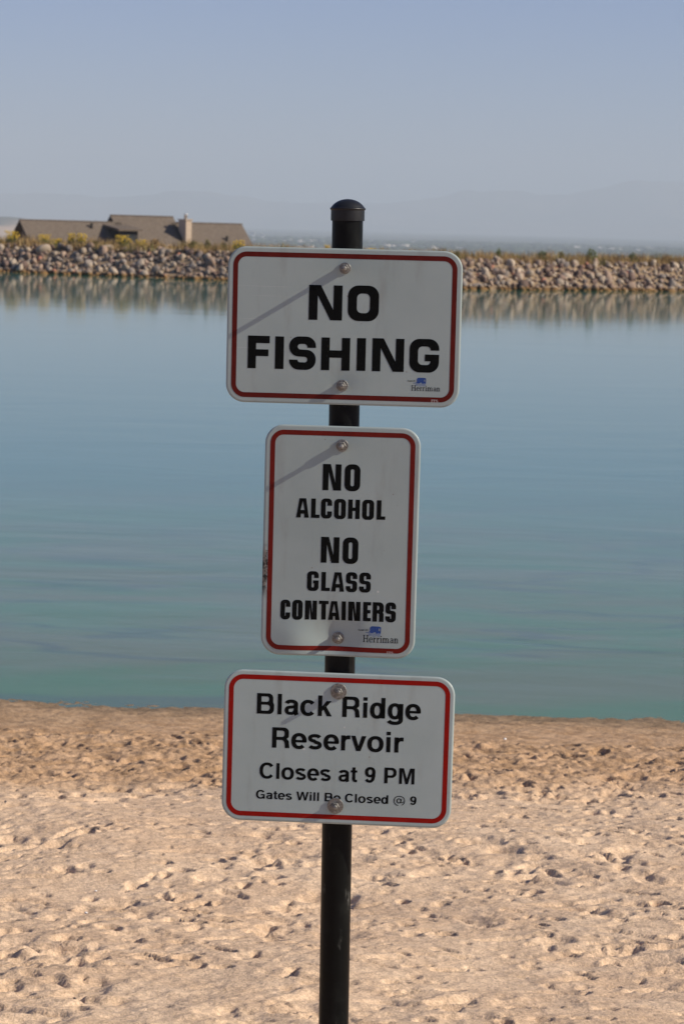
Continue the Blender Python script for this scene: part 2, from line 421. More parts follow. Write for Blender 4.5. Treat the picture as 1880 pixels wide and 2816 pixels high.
# ------------------------------------------------------------------ ROCK BANK
def mat_rock(name, c1, c2):
    M = Mat(name); p = M.coord('World'); x = M.xyz(p)
    g = M.node('ShaderNodeNewGeometry').outputs['Random Per Island']; oi = M.node('ShaderNodeObjectInfo').outputs['Random']
    rnd = M.math('FRACT', M.math('ADD', g, M.math('MULTIPLY', oi, 3.7)))
    n = M.noise(p, 9, 6, .62); c = M.mix(M.math('ADD', M.math('MULTIPLY', rnd, .65), M.math('MULTIPLY', n, .35)), c1, c2)
    c = M.mix(M.ramp(M.noise(p, 26, 3), .56, .68, 0, .45), c, tuple(v*.55 for v in c1))
    wl = M.ramp(M.math('ADD', x[2], M.math('MULTIPLY', M.noise(p, 5, 2), .06)), WATER+.10, WATER+.20)
    c = M.mix(wl, (.20, .115, .045), c)            # ochre stain at the waterline
    M.bump(M.noise(p, 22, 6, .65), .02, .7)
    return M.set(c, .88, 0, .2)

def build_rocks():
    mats = [mat_rock('rock_pink', (.24, .165, .118), (.40, .288, .21)), mat_rock('rock_cream', (.30, .235, .168), (.50, .40, .30)),
            mat_rock('rock_brown', (.12, .08, .062), (.24, .165, .13)), mat_rock('rock_grey', (.16, .13, .108), (.33, .275, .23)),
            mat_rock('rock_red', (.34, .15, .10), (.45, .21, .14))]
    cname = ['pinkish', 'cream', 'dark brown', 'grey', 'rusty red']
    rs = np.random.default_rng(21); v, f = ico(2); shapes = []
    for k in range(10):
        w = v.copy()
        for _ in range(9):                                    # flat broken faces
            nrm = rs.normal(size=3); nrm /= np.linalg.norm(nrm); d = rs.uniform(.50, .82)
            s = w@nrm; over = np.maximum(0, s-d); w -= over[:, None]*nrm*.92
        w *= (1 + .10*rs.normal(size=3)); w += .035*np.stack([pn(w[:, 0]*2+k, w[:, 1]*2+w[:, 2]), pn(w[:, 1]*2, w[:, 2]*2+k), pn(w[:, 2]*2+k, w[:, 0]*2)], -1)
        shapes.append(w)
    items = []
    for row in range(15):
        d = .12 + 2.32*row/14
        for x in np.arange(-27, 27, .205):
            xx = x + rs.normal()*.07 + (.11 if row % 2 else 0); dd = d + rs.normal()*.07
            rad = float(np.clip(rs.lognormal(math.log(.084), .46), .042, .20)) * (1.08 if row < 4 else 1.0)
            items.append([xx, dd, rad])
    items.append([-12.35, 2.1, .33]); items.append([-13.2, .5, .27]); items.append([-3.3, .4, .25])
    items.append([6.6, .3, .27]); items.append([11.0, .6, .24])
    info = []
    for xx, dd, rad in items:
        y = float(shore(xx))+dd; z = float(np.interp(dd, BANK[:, 0], BANK[:, 1])) + rad*.38*rs.uniform(.2, 1.7)
        rel = Vector((xx, y, z)) - Vector((0, 0, EYE)); sx = CX + FPX*rel.dot(_rt)/rel.dot(_fwd)
        ci = int(rs.choice(5, p=[.26, .31, .17, .24, .02]))
        e = rs.uniform(0, 6.28, 3); sc = rad*np.array([rs.uniform(.85, 1.3), rs.uniform(.8, 1.15), rs.uniform(.75, 1.15)])
        vis = 15 < sx < 1865 and not (612 < sx < 1282)
        info.append((xx, y, z, rad, sx, ci, int(rs.integers(10)), e, sc, vis, dd))
    # the 300 largest that show are rocks of their own
    order = sorted([i for i, q in enumerate(info) if q[9] and q[10] < 2.75 and q[2] > WATER-.02], key=lambda i: -info[i][3])[:300]
    own = set(order); cache = {}
    for i in order:
        xx, y, z, rad, sx, ci, k, e, sc, vis, dd = info[i]
        if (k, ci) not in cache: 
            o_ = bulk('rock', shapes[k], f, [mats[ci]], smooth=False); cache[(k, ci)] = o_.data; o = o_
            for e_ in (): pass
        else: o = link('rock', cache[(k, ci)])
        o.location = (xx, y, z); o.rotation_euler = e.tolist(); o.scale = sc.tolist()
        side = 'left of the signs' if sx < 900 else 'right of the signs'
        if rad > .24: where = 'standing out as the largest in the stone bank'
        elif dd < .75: where = 'at the waterline of the stone bank'
        elif dd < 1.7: where = 'halfway up the stone bank'
        else: where = 'along the top of the stone bank'
        lab = f'{cname[ci]} rock {where}, {side}'
        tag(o, lab, 'rock', f'{cname[ci]} rocks {where}, {side}')
    V = []; F = []; MI = []; nb = 0; v2, f2 = ico(2)
    idx2 = None
    for i, q in enumerate(info):
        if i in own: continue
        xx, y, z, rad, sx, ci, k, e, sc, vis, dd = q
        from mathutils import Euler
        m = np.array(Euler(e.tolist()).to_matrix())
        V.append((shapes[k]*sc)@m.T + np.array([xx, y, z])); F.append(f+nb); MI += [ci]*len(f); nb += len(v)
    # outer stretches of the bank, past the frame on both sides
    o = bulk('small_bank_rocks', np.concatenate(V), np.concatenate(F), mats, MI, smooth=False)
    tag(o, kind='stuff')

# ------------------------------------------------------------------ PLANTS on the bank
def leaf_cloud(rs, n, rx, rz, z0, size, spread=1.0):
    V = []; F = []
    for _ in range(n):
        a = rs.uniform(0, 6.28); r = rs.random()**.5*rx; t = rs.random()**.8
        p = np.array([r*math.cos(a)*(1-.35*t), r*math.sin(a)*(1-.35*t), z0 + rz*t*(1-.35*(r/rx)**2)])
        d = rs.normal(size=3); d[2] = abs(d[2])+.3; d /= np.linalg.norm(d); s = np.cross(d, rs.normal(size=3)); s /= np.linalg.norm(s)+1e-6
        L = size*rs.uniform(.6, 1.4); w = L*.30; b = len(V)
        V += [p-s*w*.3, p+d*L*.5-s*w, p+d*L, p+d*L*.5+s*w]; F.append((b, b+1, b+2, b+3))
    return V, F

def build_plants():
    rs = np.random.default_rng(8)
    green = flat('weed_leaf', (.14, .165, .05), .8, 0, .2, .35, 9); pale = flat('weed_leaf_pale', (.20, .17, .06), .8, 0, .2, .3, 9)
    stem = flat('weed_stem', (.20, .17, .07), .8, 0, .2, .2, 9); yellow = flat('yellow_flower', (.64, .43, .05), .7, 0, .2, .2, 9)
    brown = flat('dry_weed', (.30, .19, .085), .85, 0, .1, .3, 9)
    v, f = ico(1)
    spots = [  # px, width px, height px, kind, label
        (34, 42, 36, 'y', 'yellow flowering bush at the far left before the dark gable end'),
        (123, 36, 30, 'y', 'yellow flowering bush before the left part of the brown roof'),
        (160, 26, 20, 'y', 'low yellow flowering weed just right of the leftmost roof bush'),
        (197, 22, 34, 'y', 'upright yellow flowering weed before the middle of the lower left roof'),
        (222, 36, 36, 'y', 'broad green plant with yellow flower heads left of the dark dormer'),
        (262, 18, 20, 'p', 'thin pale green tuft hanging over the rocks below the dark dormer'),
        (340, 46, 34, 'y', 'large yellow flowering bush right in front of the dark dormer'),
        (388, 30, 24, 'y', 'sparse yellow flowering weed between the dormer bush and the chimney'),
        (426, 34, 30, 'b', 'rusty brown dry bush on the bank left of the chimney'),
        (530, 28, 30, 'p', 'pale dry weed on the bank below the chimney'),
        (571, 20, 34, 'p', 'tall thin green weed right of the chimney'),
        (616, 24, 24, 'p', 'short pale weed below the right end of the brown roof'),
        (655, 36, 30, 'y', 'loose yellow weed at the top left corner of the top sign'),
        (716, 34, 16, 'p', 'low olive weed peeping over the top sign left of the post'),
        (898, 16, 26, 'y', 'yellow weed peeping over the top sign, close on the left of the post'),
        (1020, 34, 22, 'y', 'yellow weed peeping over the top sign, right of the post'),
        (1090, 22, 15, 'p', 'short pale weed peeping over the top sign, farther right of the post'),
        (1208, 20, 16, 'y', 'short yellow weed peeping over the top sign near its right end'),
        (1256, 22, 24, 'p', 'yellowish weed just right of the top corner of the top sign'),
        (1370, 16, 34, 'g', 'thin upright green weed, first one right of the top sign'),
        (1423, 22, 16, 'g', 'low green tuft between the first two upright weeds right of the sign'),
        (1490, 34, 30, 'g', 'loose green weed with two stems, second upright one right of the sign'),
        (1542, 24, 26, 'p', 'pale yellowish weed between the loose weed and the large green one'),
        (1625, 40, 38, 'g', 'largest dark green weed on the right side of the bank'),
        (1738, 30, 30, 'g', 'thin wispy green weed at the right, past the largest one'),
        (1835, 34, 20, 'b', 'low brown dry weed near the right edge of the bank')]
    for px, wpx, hpx, kind, lab in spots:
        X = 0.0
        for _ in range(3):
            Y = float(shore(X)) + 3.2; X = at(px, 690, Y).x
        mpp = Y/FPX; w = wpx*mpp; h = hpx*mpp
        z = float(ground_z(X, Y)) - .03
        r = empty('flowering_weed' if kind == 'y' else 'weed', Matrix.Translation((X, Y, z)))
        mb = MB()
        for _ in range(9):
            a = rs.uniform(0, 6.28); k = rs.uniform(.1, .45)*w; q = np.array([k*math.cos(a), k*math.sin(a), h*rs.uniform(.6, 1.0)]); t = .007
            p0 = np.array([q[0]*.25, q[1]*.25, -.02])
            mb.add([p0+(-t,0,0), p0+(t,0,0), p0+(0,t,0), q+(-t*.5,0,0), q+(t*.5,0,0), q+(0,t*.5,0)], [(0,1,4,3),(1,2,5,4),(2,0,3,5)])
        mb.build('stem', stem, r)
        lm = {'y': green, 'g': green, 'p': pale, 'b': brown}[kind]
        mb = MB(); V, F = leaf_cloud(rs, int(60 + 700*w*h), w*.50, h*(.70 if kind == 'y' else .98), -.02, .075 if kind != 'g' else .065); mb.add(V, F); mb.build('foliage', lm, r)
        if kind == 'y':
            mb = MB()
            for _ in range(int(26 + 260*w*h)):
                a = rs.uniform(0, 6.28); q = rs.random()**.6*w*.5
                c = np.array([q*math.cos(a), q*math.sin(a), h*rs.uniform(.45, 1.05)])
                mb.add(v*np.array([.017, .017, .026])*rs.uniform(.7, 1.5)+c, f.tolist())
            mb.build('flower', yellow, r)
        tag(r, lab, 'plant', 'weeds along the top of the stone bank')
    # dry grass: nobody could count it
    n = 44000; x = rs.uniform(-27, 27, n); d = 2.2 + 4.2*rs.random(n)**1.5
    clump = fbm(x*.9, d*.6+3, 2); keep = rs.random(n) < .55+.8*clump; x, d = x[keep], d[keep]; n = len(x)
    y = shore(x)+d; z = ground_z(x, y)
    L = rs.uniform(.12, .40, n)*(1+.5*pn(x*1.3, d*0+2)); a = rs.uniform(0, 6.28, n); lean = rs.uniform(.1, .6, n); w = rs.uniform(.008, .020, n)
    dx, dy = np.cos(a)*lean*L, np.sin(a)*lean*L; b = rs.uniform(0, 3.14, n); wx, wy = np.cos(b)*w, np.sin(b)*w
    V = np.stack([np.stack([x-wx, y-wy, z-.02], -1), np.stack([x+wx, y+wy, z-.02], -1), np.stack([x+dx, y+dy, z+L], -1)], 1)
    F = (np.arange(n)*3)[:, None] + np.arange(3)[None]
    M = Mat('dry_grass'); p = M.coord('World'); rr = M.node('ShaderNodeNewGeometry').outputs['Random Per Island']
    c = M.mix(M.ramp(rr, .1, .9), (.26, .165, .075), (.42, .29, .13)); c = M.mix(M.ramp(M.noise(p, .8, 3), .5, .68), c, (.20, .19, .07))
    tag(bulk('dry_grass', V.reshape(-1, 3), F, [M.set(c, .9, 0, .1)]), kind='stuff')

# ------------------------------------------------------------------ HOUSE behind the bank
def build_house():
    D = 190.0; phi = R(30); k = D/FPX
    M = Mat('asphalt_shingle'); v = M.coord('Object'); br = M.node('ShaderNodeTexBrick'); mp = M.node('ShaderNodeMapping'); M.lk(v, mp.inputs[0]); mp.inputs['Rotation'].default_value = (R(90), 0, 0)
    M.lk(mp.outputs[0], br.inputs['Vector']); br.inputs['Scale'].default_value = 3.2; br.inputs['Mortar Size'].default_value = .02
    br.inputs['Color1'].default_value = (.136, .105, .080, 1); br.inputs['Color2'].default_value = (.19, .147, .112, 1); br.inputs['Mortar'].default_value = (.10, .08, .065, 1)
    c = M.mix(.55, br.outputs[0], M.mix(M.ramp(M.noise(v, 5, 5, .7), .3, .7), (.10, .081, .061), (.195, .16, .124)))
    shingle = M.set(c, .92, 0, .15)
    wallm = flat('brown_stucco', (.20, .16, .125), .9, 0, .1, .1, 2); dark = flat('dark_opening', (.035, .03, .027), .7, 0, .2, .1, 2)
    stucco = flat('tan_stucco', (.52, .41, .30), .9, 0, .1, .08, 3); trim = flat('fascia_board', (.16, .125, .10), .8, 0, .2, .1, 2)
    metal = flat('flue_metal', (.62, .60, .57), .35, .8, .5, .05, 4); glass = Mat('house_glass').set((.03, .035, .04), .08, 0, .5)
    o = at(54, 604, D)
    root = empty('house', Matrix.Translation((o.x, D, 0)) @ Matrix.Rotation(phi*-1, 4, 'Z') @ Matrix.Translation((0, 0, 0)))
    # local: x along the ridge, y to the back, z up. front normal local -y. rotation by -phi turns the left gable to the camera
    root.matrix_world = Matrix.Translation((o.x, D, 0)) @ Matrix.Rotation(phi, 4, 'Z')
    zr = o.z; pit = .80; b = 5.2; base = float(ground_z(o.x, D)) - .6
    u1, u2, u3 = 7.7, 13.0, 18.7; up = .52; sb = up/pit
    def gable(mb, x0, x1, zt, yr, bf, bb, th=.16):
        # two slabs of a gable roof, ridge along x at y = yr
        for s, bl in ((-1, bf), (1, bb)):
            a = (x0, yr, zt); c2 = (x1, yr, zt); d2 = (x1, yr+s*bl, zt-bl*pit); e = (x0, yr+s*bl, zt-bl*pit)
            lo = [(p[0], p[1], p[2]-th) for p in (a, c2, d2, e)]
            vs = [a, c2, d2, e] + lo
            fs = [(0,1,2,3),(7,6,5,4),(0,3,7,4),(1,5,6,2),(2,6,7,3)]
            if s > 0: fs = [tuple(reversed(q)) for q in fs]
            mb.add(vs, fs)
    mb = MB(); gable(mb, 0, u1+.6, zr, 0, b, b); gable(mb, u1, u2, zr+up, sb, b+sb, b, .165); gable(mb, u2-.5, u3, zr+.10, .125, b+.125, b, .155)
    roof = mb.build('roof', shingle, root)
    mb = MB(); mb.box((-.02, -.09, zr-.01), (u1-.05, .09, zr+.05)); mb.box((u1-.02, sb-.09, zr+up-.01), (u2+.02, sb+.09, zr+up+.05)); mb.box((u2+.05, .035, zr+.09), (u3+.02, .215, zr+.15))
    mb.build('ridge_cap', trim, roof)
    def gwall(mb, x, zt, yr, bl, face):
        g = .35; vs = [(x, yr, zt-.17), (x, yr-bl+g, zt-.17-(bl-g)*pit), (x, yr-bl+g, base), (x, yr+bl-g, base), (x, yr+bl-g, zt-.17-(bl-g)*pit)]
        vs2 = [(p[0]+.2*face, p[1], p[2]) for p in vs]; mb.add(vs+vs2, [(0,1,2,3,4),(9,8,7,6,5),(0,5,6,1),(1,6,7,2),(2,7,8,3),(3,8,9,4),(4,9,5,0)])
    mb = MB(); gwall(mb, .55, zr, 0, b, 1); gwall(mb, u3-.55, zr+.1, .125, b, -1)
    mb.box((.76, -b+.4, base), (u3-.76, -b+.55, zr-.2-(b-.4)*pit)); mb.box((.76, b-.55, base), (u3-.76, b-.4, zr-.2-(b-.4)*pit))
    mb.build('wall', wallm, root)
    mb = MB()                                               # dark gablets at both ends of the higher ridge
    for x, zt, yy in ((u1+.45, zr+up, sb), (u2-.45, zr+up, sb)):
        vs = [(x, yy, zt-.18), (x, yy-1.1, zt-.18-1.1*pit), (x, yy+1.1, zt-.18-1.1*pit)]; mb.add(vs+[(p[0]+.08, p[1], p[2]) for p in vs], [(0,1,2),(5,4,3),(0,3,4,1),(1,4,5,2),(2,5,3,0)])
    gl = mb.build('gable_vent', dark, root)
    mb = MB(); mb.box((u1+.40, sb-.16, zr+up-1.2), (u1+.44, sb+.16, zr+up-.2)); mb.build('vent_post', stucco, gl)
    for x, yy in ((5.6, -.6), (16.6, -1.5)):
        mb = MB(); mb.lathe([(.10, zr-abs(yy)*pit-.1), (.10, zr-abs(yy)*pit+.28), (.13, zr-abs(yy)*pit+.30), (.13, zr-abs(yy)*pit+.36)], 12, off=(x, yy, 0))
        mb.build('vent_pipe', dark, roof)
    # chimney
    def locate(px, py, y_loc):
        # local x of the point seen at px on the plane local y = y_loc
        d = ray(px, py); c, s = math.cos(phi), math.sin(phi)
        # world = o + (x c - y s, x s + y c)
        ox, oy = o.x, D
        # -(wx-ox) s + (wy-oy) c = y_loc, wx = t d.x, wy = t d.y
        t = (y_loc - ox*s + oy*c)/(-d.x*s + d.y*c)
        w = Vector((0, 0, EYE)) + d*t; return ((w.x-ox)*c + (w.y-oy)*s, w.z)
    yc = -1.95
    xa, za = locate(511, 672, yc); x2, ztop = locate(511, 606, yc); x3, _ = locate(527, 640, yc)
    dep = 24*k/math.sin(phi)
    ch = empty('chimney', None); ch.parent = root
    mb = MB(); mb.box((xa, yc, za-.9), (x3, yc+dep, ztop)); mb.build('chimney_stack', stucco, ch)
    mb = MB(); mb.box((xa-.06, yc-.06, ztop+.003), (x3+.06, yc+dep+.06, ztop+.09)); mb.build('chimney_cap', stucco, ch)
    mb = MB(); cx_ = (xa+x3)/2; mb.lathe([(.11, ztop+.093), (.11, ztop+.40), (.15, ztop+.41), (.15, ztop+.47), (.02, ztop+.5)], 16, off=(cx_, yc+dep*.45, 0)); mb.build('flue', metal, ch, True)
    # shed dormer
    yd = -2.75
    xd0, zd0 = locate(330, 634, yd); dw = 1.5; zt = zd0
    dr = empty('dormer', None); dr.parent = root
    mb = MB(); mb.box((xd0, yd, zt-2.0), (xd0+dw, yd+2.6, zt-.01)); mb.build('dormer_wall', dark, dr)
    mb = MB(); vs = [(xd0-.25, yd-.35, zt-.02), (xd0+dw+.2, yd-.35, zt-.02), (xd0+dw+.2, yd+2.6, zt+.30), (xd0-.25, yd+2.6, zt+.30)]
    mb.add(vs+[(p[0], p[1], p[2]+.14) for p in vs], [(3,2,1,0),(4,5,6,7),(0,1,5,4),(1,2,6,5),(2,3,7,6),(3,0,4,7)]); mb.build('dormer_roof', shingle, dr)
    mb = MB(); mb.box((xd0+.25, yd-.03, zt-1.1), (xd0+dw-.25, yd-.004, zt-.25)); mb.build('window', glass, dr)
    tag(root, 'brown shingled house roof with a tan chimney behind the stone bank', 'house')

# ------------------------------------------------------------------ lettering: outlines
def fp(pts, seg=8):
    """polygon with rounded corners: (x, y[, r])"""
    out = []; n = len(pts)
    for i in range(n):
        p = pts[i]; r = p[2] if len(p) > 2 else 0
        P = Vector(p[:2]); A = Vector(pts[i-1][:2]); B = Vector(pts[(i+1) % n][:2])
        if r <= 0: out.append((P.x, P.y)); continue
        a = (A-P); b = (B-P); r = min(r, a.length*.5 if len(pts[i-1]) > 2 else a.length*.98, b.length*.5 if len(pts[(i+1) % n]) > 2 else b.length*.98)
        a.normalize(); b.normalize(); s = P+a*r; e = P+b*r
        for k in range(seg+1):
            t = k/seg; q = 0.78
            c1 = s.lerp(P, q*.72); c2 = e.lerp(P, q*.72)
            w = s*(1-t)**3 + c1*3*t*(1-t)**2 + c2*3*t*t*(1-t) + e*t**3
            out.append((w.x, w.y))
    return out

def rect(x0, y0, x1, y1): return [(x0, y0), (x1, y0), (x1, y1), (x0, y1)]
def arc(cx, cy, rx, ry, a0, a1, n=24, ex=2.25):
    o = []
    for k in range(n+1):
        a = R(a0+(a1-a0)*k/n); c, s = math.cos(a), math.sin(a)
        o.append((cx+rx*math.copysign(abs(c)**(2/ex), c), cy+ry*math.copysign(abs(s)**(2/ex), s)))
    return o
def stroke(path, tx, ty=None, closed=False):
    ty = ty or tx; L = []; Rr = []; n = len(path)
    for i in range(n):
        if closed: a, b = path[i-1], path[(i+1) % n]
        else: a, b = path[max(0, i-1)], path[min(n-1, i+1)]
        dx, dy = b[0]-a[0], b[1]-a[1]; l = math.hypot(dx, dy) or 1; nx, ny = -dy/l, dx/l
        t = .5*math.sqrt((nx*tx)**2+(ny*ty)**2)
        L.append((path[i][0]+nx*t, path[i][1]+ny*t)); Rr.append((path[i][0]-nx*t, path[i][1]-ny*t))
    if closed: return ([L, Rr] if abs(area(L)) > abs(area(Rr)) else [Rr, L])
    return [L + Rr[::-1]]
def area(p): return .5*sum(p[i-1][0]*p[i][1]-p[i][0]*p[i-1][1] for i in range(len(p)))

# wide and condensed block capitals in a unit box; tx, ty: stem and bar thickness
def block(ch, tx, ty, rx=.28):
    Ro = rx; ri = rx*.45; w = h = 1.0; m = .5
    if ch == 'I': return [[rect(0, 0, 1, 1)]]
    if ch == 'O': return [[fp([(0,0,Ro),(1,0,Ro),(1,1,Ro),(0,1,Ro)]), fp([(tx,ty,ri),(1-tx,ty,ri),(1-tx,1-ty,ri),(tx,1-ty,ri)])]]
    if ch == 'N': return [[[(0,0),(0,1),(tx*1.32,1),(1-tx,.30),(1-tx,1),(1,1),(1,0),(1-tx*1.32,0),(tx,.70),(tx,0)]]]
    if ch == 'F': return [[[(0,0),(0,1),(1,1),(1,1-ty),(tx,1-ty),(tx,.585),(.95,.585),(.95,.585-ty*.92),(tx,.585-ty*.92),(tx,0)]]]
    if ch == 'H': return [[[(0,0),(0,1),(tx,1),(tx,.5+ty*.5),(1-tx,.5+ty*.5),(1-tx,1),(1,1),(1,0),(1-tx,0),(1-tx,.5-ty*.5),(tx,.5-ty*.5),(tx,0)]]]
    if ch == 'E': return [[[(0,0),(0,1),(1,1),(1,1-ty),(tx,1-ty),(tx,.5+ty*.5),(.94,.5+ty*.5),(.94,.5-ty*.5),(tx,.5-ty*.5),(tx,ty),(1,ty),(1,0)]]]
    if ch == 'L': return [[[(0,0),(0,1),(tx,1),(tx,ty),(1,ty),(1,0)]]]
    if ch == 'T': return [[[(0,1),(1,1),(1,1-ty),(.5+tx*.5,1-ty),(.5+tx*.5,0),(.5-tx*.5,0),(.5-tx*.5,1-ty),(0,1-ty)]]]
    if ch == 'S':
        a, e = .335, .30
        return [[fp([(1,1-a),(1,1,Ro),(0,1,Ro),(0,m-ty*.42,Ro*.95),(1-tx,m-ty*.5,ri*.6),(1-tx,ty,ri),(tx,ty,ri),(tx,e),(0,e),(0,0,Ro),(1,0,Ro),(1,m+ty*.42,Ro*.95),(tx,m+ty*.5,ri*.6),(tx,1-ty,ri),(1-tx,1-ty,ri),(1-tx,1-a)])]]
    if ch == 'C':
        a = .36
        return [[fp([(1,1-a),(1,1,Ro),(0,1,Ro),(0,0,Ro),(1,0,Ro),(1,a),(1-tx,a),(1-tx,ty,ri),(tx,ty,ri),(tx,1-ty,ri),(1-tx,1-ty,ri),(1-tx,1-a)])]]
    if ch == 'G':
        a = .34
        return [[fp([(1,1-a),(1,1,Ro),(0,1,Ro),(0,0,Ro),(1,0,Ro),(1,.54),(.52,.54),(.52,.54-ty*.9),(1-tx,.54-ty*.9),(1-tx,ty,ri),(tx,ty,ri),(tx,1-ty,ri),(1-tx,1-ty,ri),(1-tx,1-a)])]]
    if ch == 'A':
        return [[[(0,0),(.24,1),(.76,1),(1,0),(1-tx,0),(1-tx*1.1+.01,.2),(tx*1.1-.01,.2),(tx,0)], [(.5-.155,.2+ty*1.1),(.5+.155,.2+ty*1.1),(.5,.86)]]]
    if ch == 'R':
        y0 = .42
        return [[fp([(0,0),(0,1),(1,1,Ro*1.1),(1,.53,Ro*.5),(.90,.485,.03),(1,.43,Ro*.45),(1,0),(1-tx,0),(1-tx,y0,ri*.7),(tx,y0),(tx,0)]), fp([(tx,y0+ty),(1-tx,y0+ty,ri),(1-tx,1-ty,ri),(tx,1-ty)])]]

# grotesque bold for the bottom sign: cap height 1, x-height .74; returns (advance, polygons-with-holes)
T, U = .215, .165
ADV = dict(B=722, l=278, a=556, c=556, k=556, R=722, i=278, d=611, g=611, e=556, s=556, r=389, v=556, o=611, C=722, t=333, P=667, M=833, G=778, W=944)
ADV.update({'9': 556, '@': 975, ' ': 278})
def grot(ch):
    sx = lambda p: stroke(p, T, U)
    ring = lambda cx, cy, rx, ry: stroke(arc(cx, cy, rx, ry, 0, 350, 35), T, U, True)
    x0 = .106; s = x0+T
    if ch == ' ': return []
    if ch == 'B': return [[fp([(x0,0),(x0,1),(.885,1,.25),(.885,.55,.06),(.935,.47,.06),(.935,0,.28)]), fp([(s,.59),(.69,.59,.11),(.69,.845,.11),(s,.845)]), fp([(s,.155),(.73,.155,.13),(.73,.445,.13),(s,.445)])]]
    if ch == 'P': return [[fp([(x0,0),(x0,1),(.87,1,.30),(.87,.36,.30),(s,.36),(s,0)]), fp([(s,.515),(.665,.515,.15),(.665,.845,.15),(s,.845)])]]
    if ch == 'R': return [[fp([(x0,0),(x0,1),(.91,1,.27),(.91,.52,.14),(.79,.455,.05),(.905,.37,.10),(.95,0),(.735,0),(.70,.30,.08),(.60,.385,.05),(s,.385),(s,0)]), fp([(s,.54),(.70,.54,.13),(.70,.845,.13),(s,.845)])]]
    if ch == 'l': return [[rect(.095, 0, .295, 1)]]
    if ch == 'i': return [[rect(.095, 0, .295, .74)], [rect(.095, .83, .295, 1)]]
    if ch == 'k': return [[[(.095,0),(.095,1),(.295,1),(.295,.47),(.50,.74),(.745,.74),(.50,.46),(.77,0),(.53,0),(.365,.31),(.295,.235),(.295,0)]]]
    if ch == 'o': return [ring(.425, .37, .285, .315)]
    if ch == 'e': return [sx(arc(.395, .37, .265, .315, -42, -366, 36)), [rect(.17, .305, .74, .425)]]
    if ch == 'c': return [sx(arc(.40, .37, .27, .315, 38, 322, 32))]
    if ch == 'a': return [sx(arc(.365, .515, .22, .15, 168, 0, 16) + [(.585, .30), (.585, .10), (.63, .0)]), stroke([(.585, .42), (.42, .385)] + arc(.31, .22, .165, .15, 95, 265, 14) + [(.42, .07), (.50, .12), (.585, .24)], T*.9, U*.9)]
    if ch == 'd': return [[rect(.565, 0, .765, 1)], ring(.375, .37, .235, .315)]
    if ch == 'g': return [ring(.375, .37, .235, .315), sx([(.665, .74), (.665, .4), (.665, .05)] + arc(.375, -.045, .29, .165, -5, -165, 14))]
    if ch == 'r': return [[rect(.095, 0, .295, .74)], stroke([(.195, .38), (.225, .52), (.30, .615), (.40, .65), (.53, .65)], T*.85, .19)]
    if ch == 's': return [stroke(arc(.385, .535, .235, .13, 18, 262, 18) + arc(.385, .205, .24, .135, 82, -160, 18), T*.92, U*.98)]
    if ch == 'v': return [[[(.02,.74),(.235,.74),(.387,.25),(.54,.74),(.755,.74),(.495,0),(.28,0)]]]
    if ch == 't': return [[rect(.12, .2, .315, .93)], [rect(.02, .605, .43, .74)], sx([(.2175, .3), (.2175, .17), (.26, .095), (.33, .073), (.43, .073)])]
    if ch == 'C': return [stroke(arc(.52, .5, .36, .43, 36, 324, 34), T*1.02, U*1.05)]
    if ch == 'G': return [stroke(arc(.54, .5, .375, .43, 36, 318, 34), T*1.02, U*1.05), [[(.56,.40),(.56,.54),(.98,.54),(.98,0),(.85,0),(.82,.12),(.79,.2),(.79,.40)]]]
    if ch == '9': return [ring(.385, .665, .225, .245), sx([(.61, .60), (.60, .42), (.55, .20), (.45, .09), (.34, .073), (.22, .11), (.155, .21)])]
    if ch == 'M': return [[[(.1,0),(.1,1),(.385,1),(.58,.34),(.775,1),(1.06,1),(1.06,0),(.87,0),(.87,.78),(.665,0),(.495,0),(.29,.78),(.29,0)]]]
    if ch == 'W': return [[[(.01,1),(.225,1),(.375,.29),(.55,1),(.765,1),(.94,.29),(1.09,1),(1.305,1),(1.055,0),(.84,0),(.657,.72),(.475,0),(.26,0)]]]
    if ch == '@': return [stroke(arc(.68, .40, .54, .53, -62, 262, 40), .09), stroke(arc(.64, .40, .19, .24, 0, 350, 30), .12, .10, True), stroke([(.90, .63), (.84, .30), (.87, .19), (.98, .20), (1.12, .32)], .085)]

def layout(text, adv, glyph):
    x = 0; out = []
    for ch in text:
        for poly in glyph(ch): out.append([[(px+x, py) for px, py in ring] for ring in poly])
        x += adv(ch)
    return out

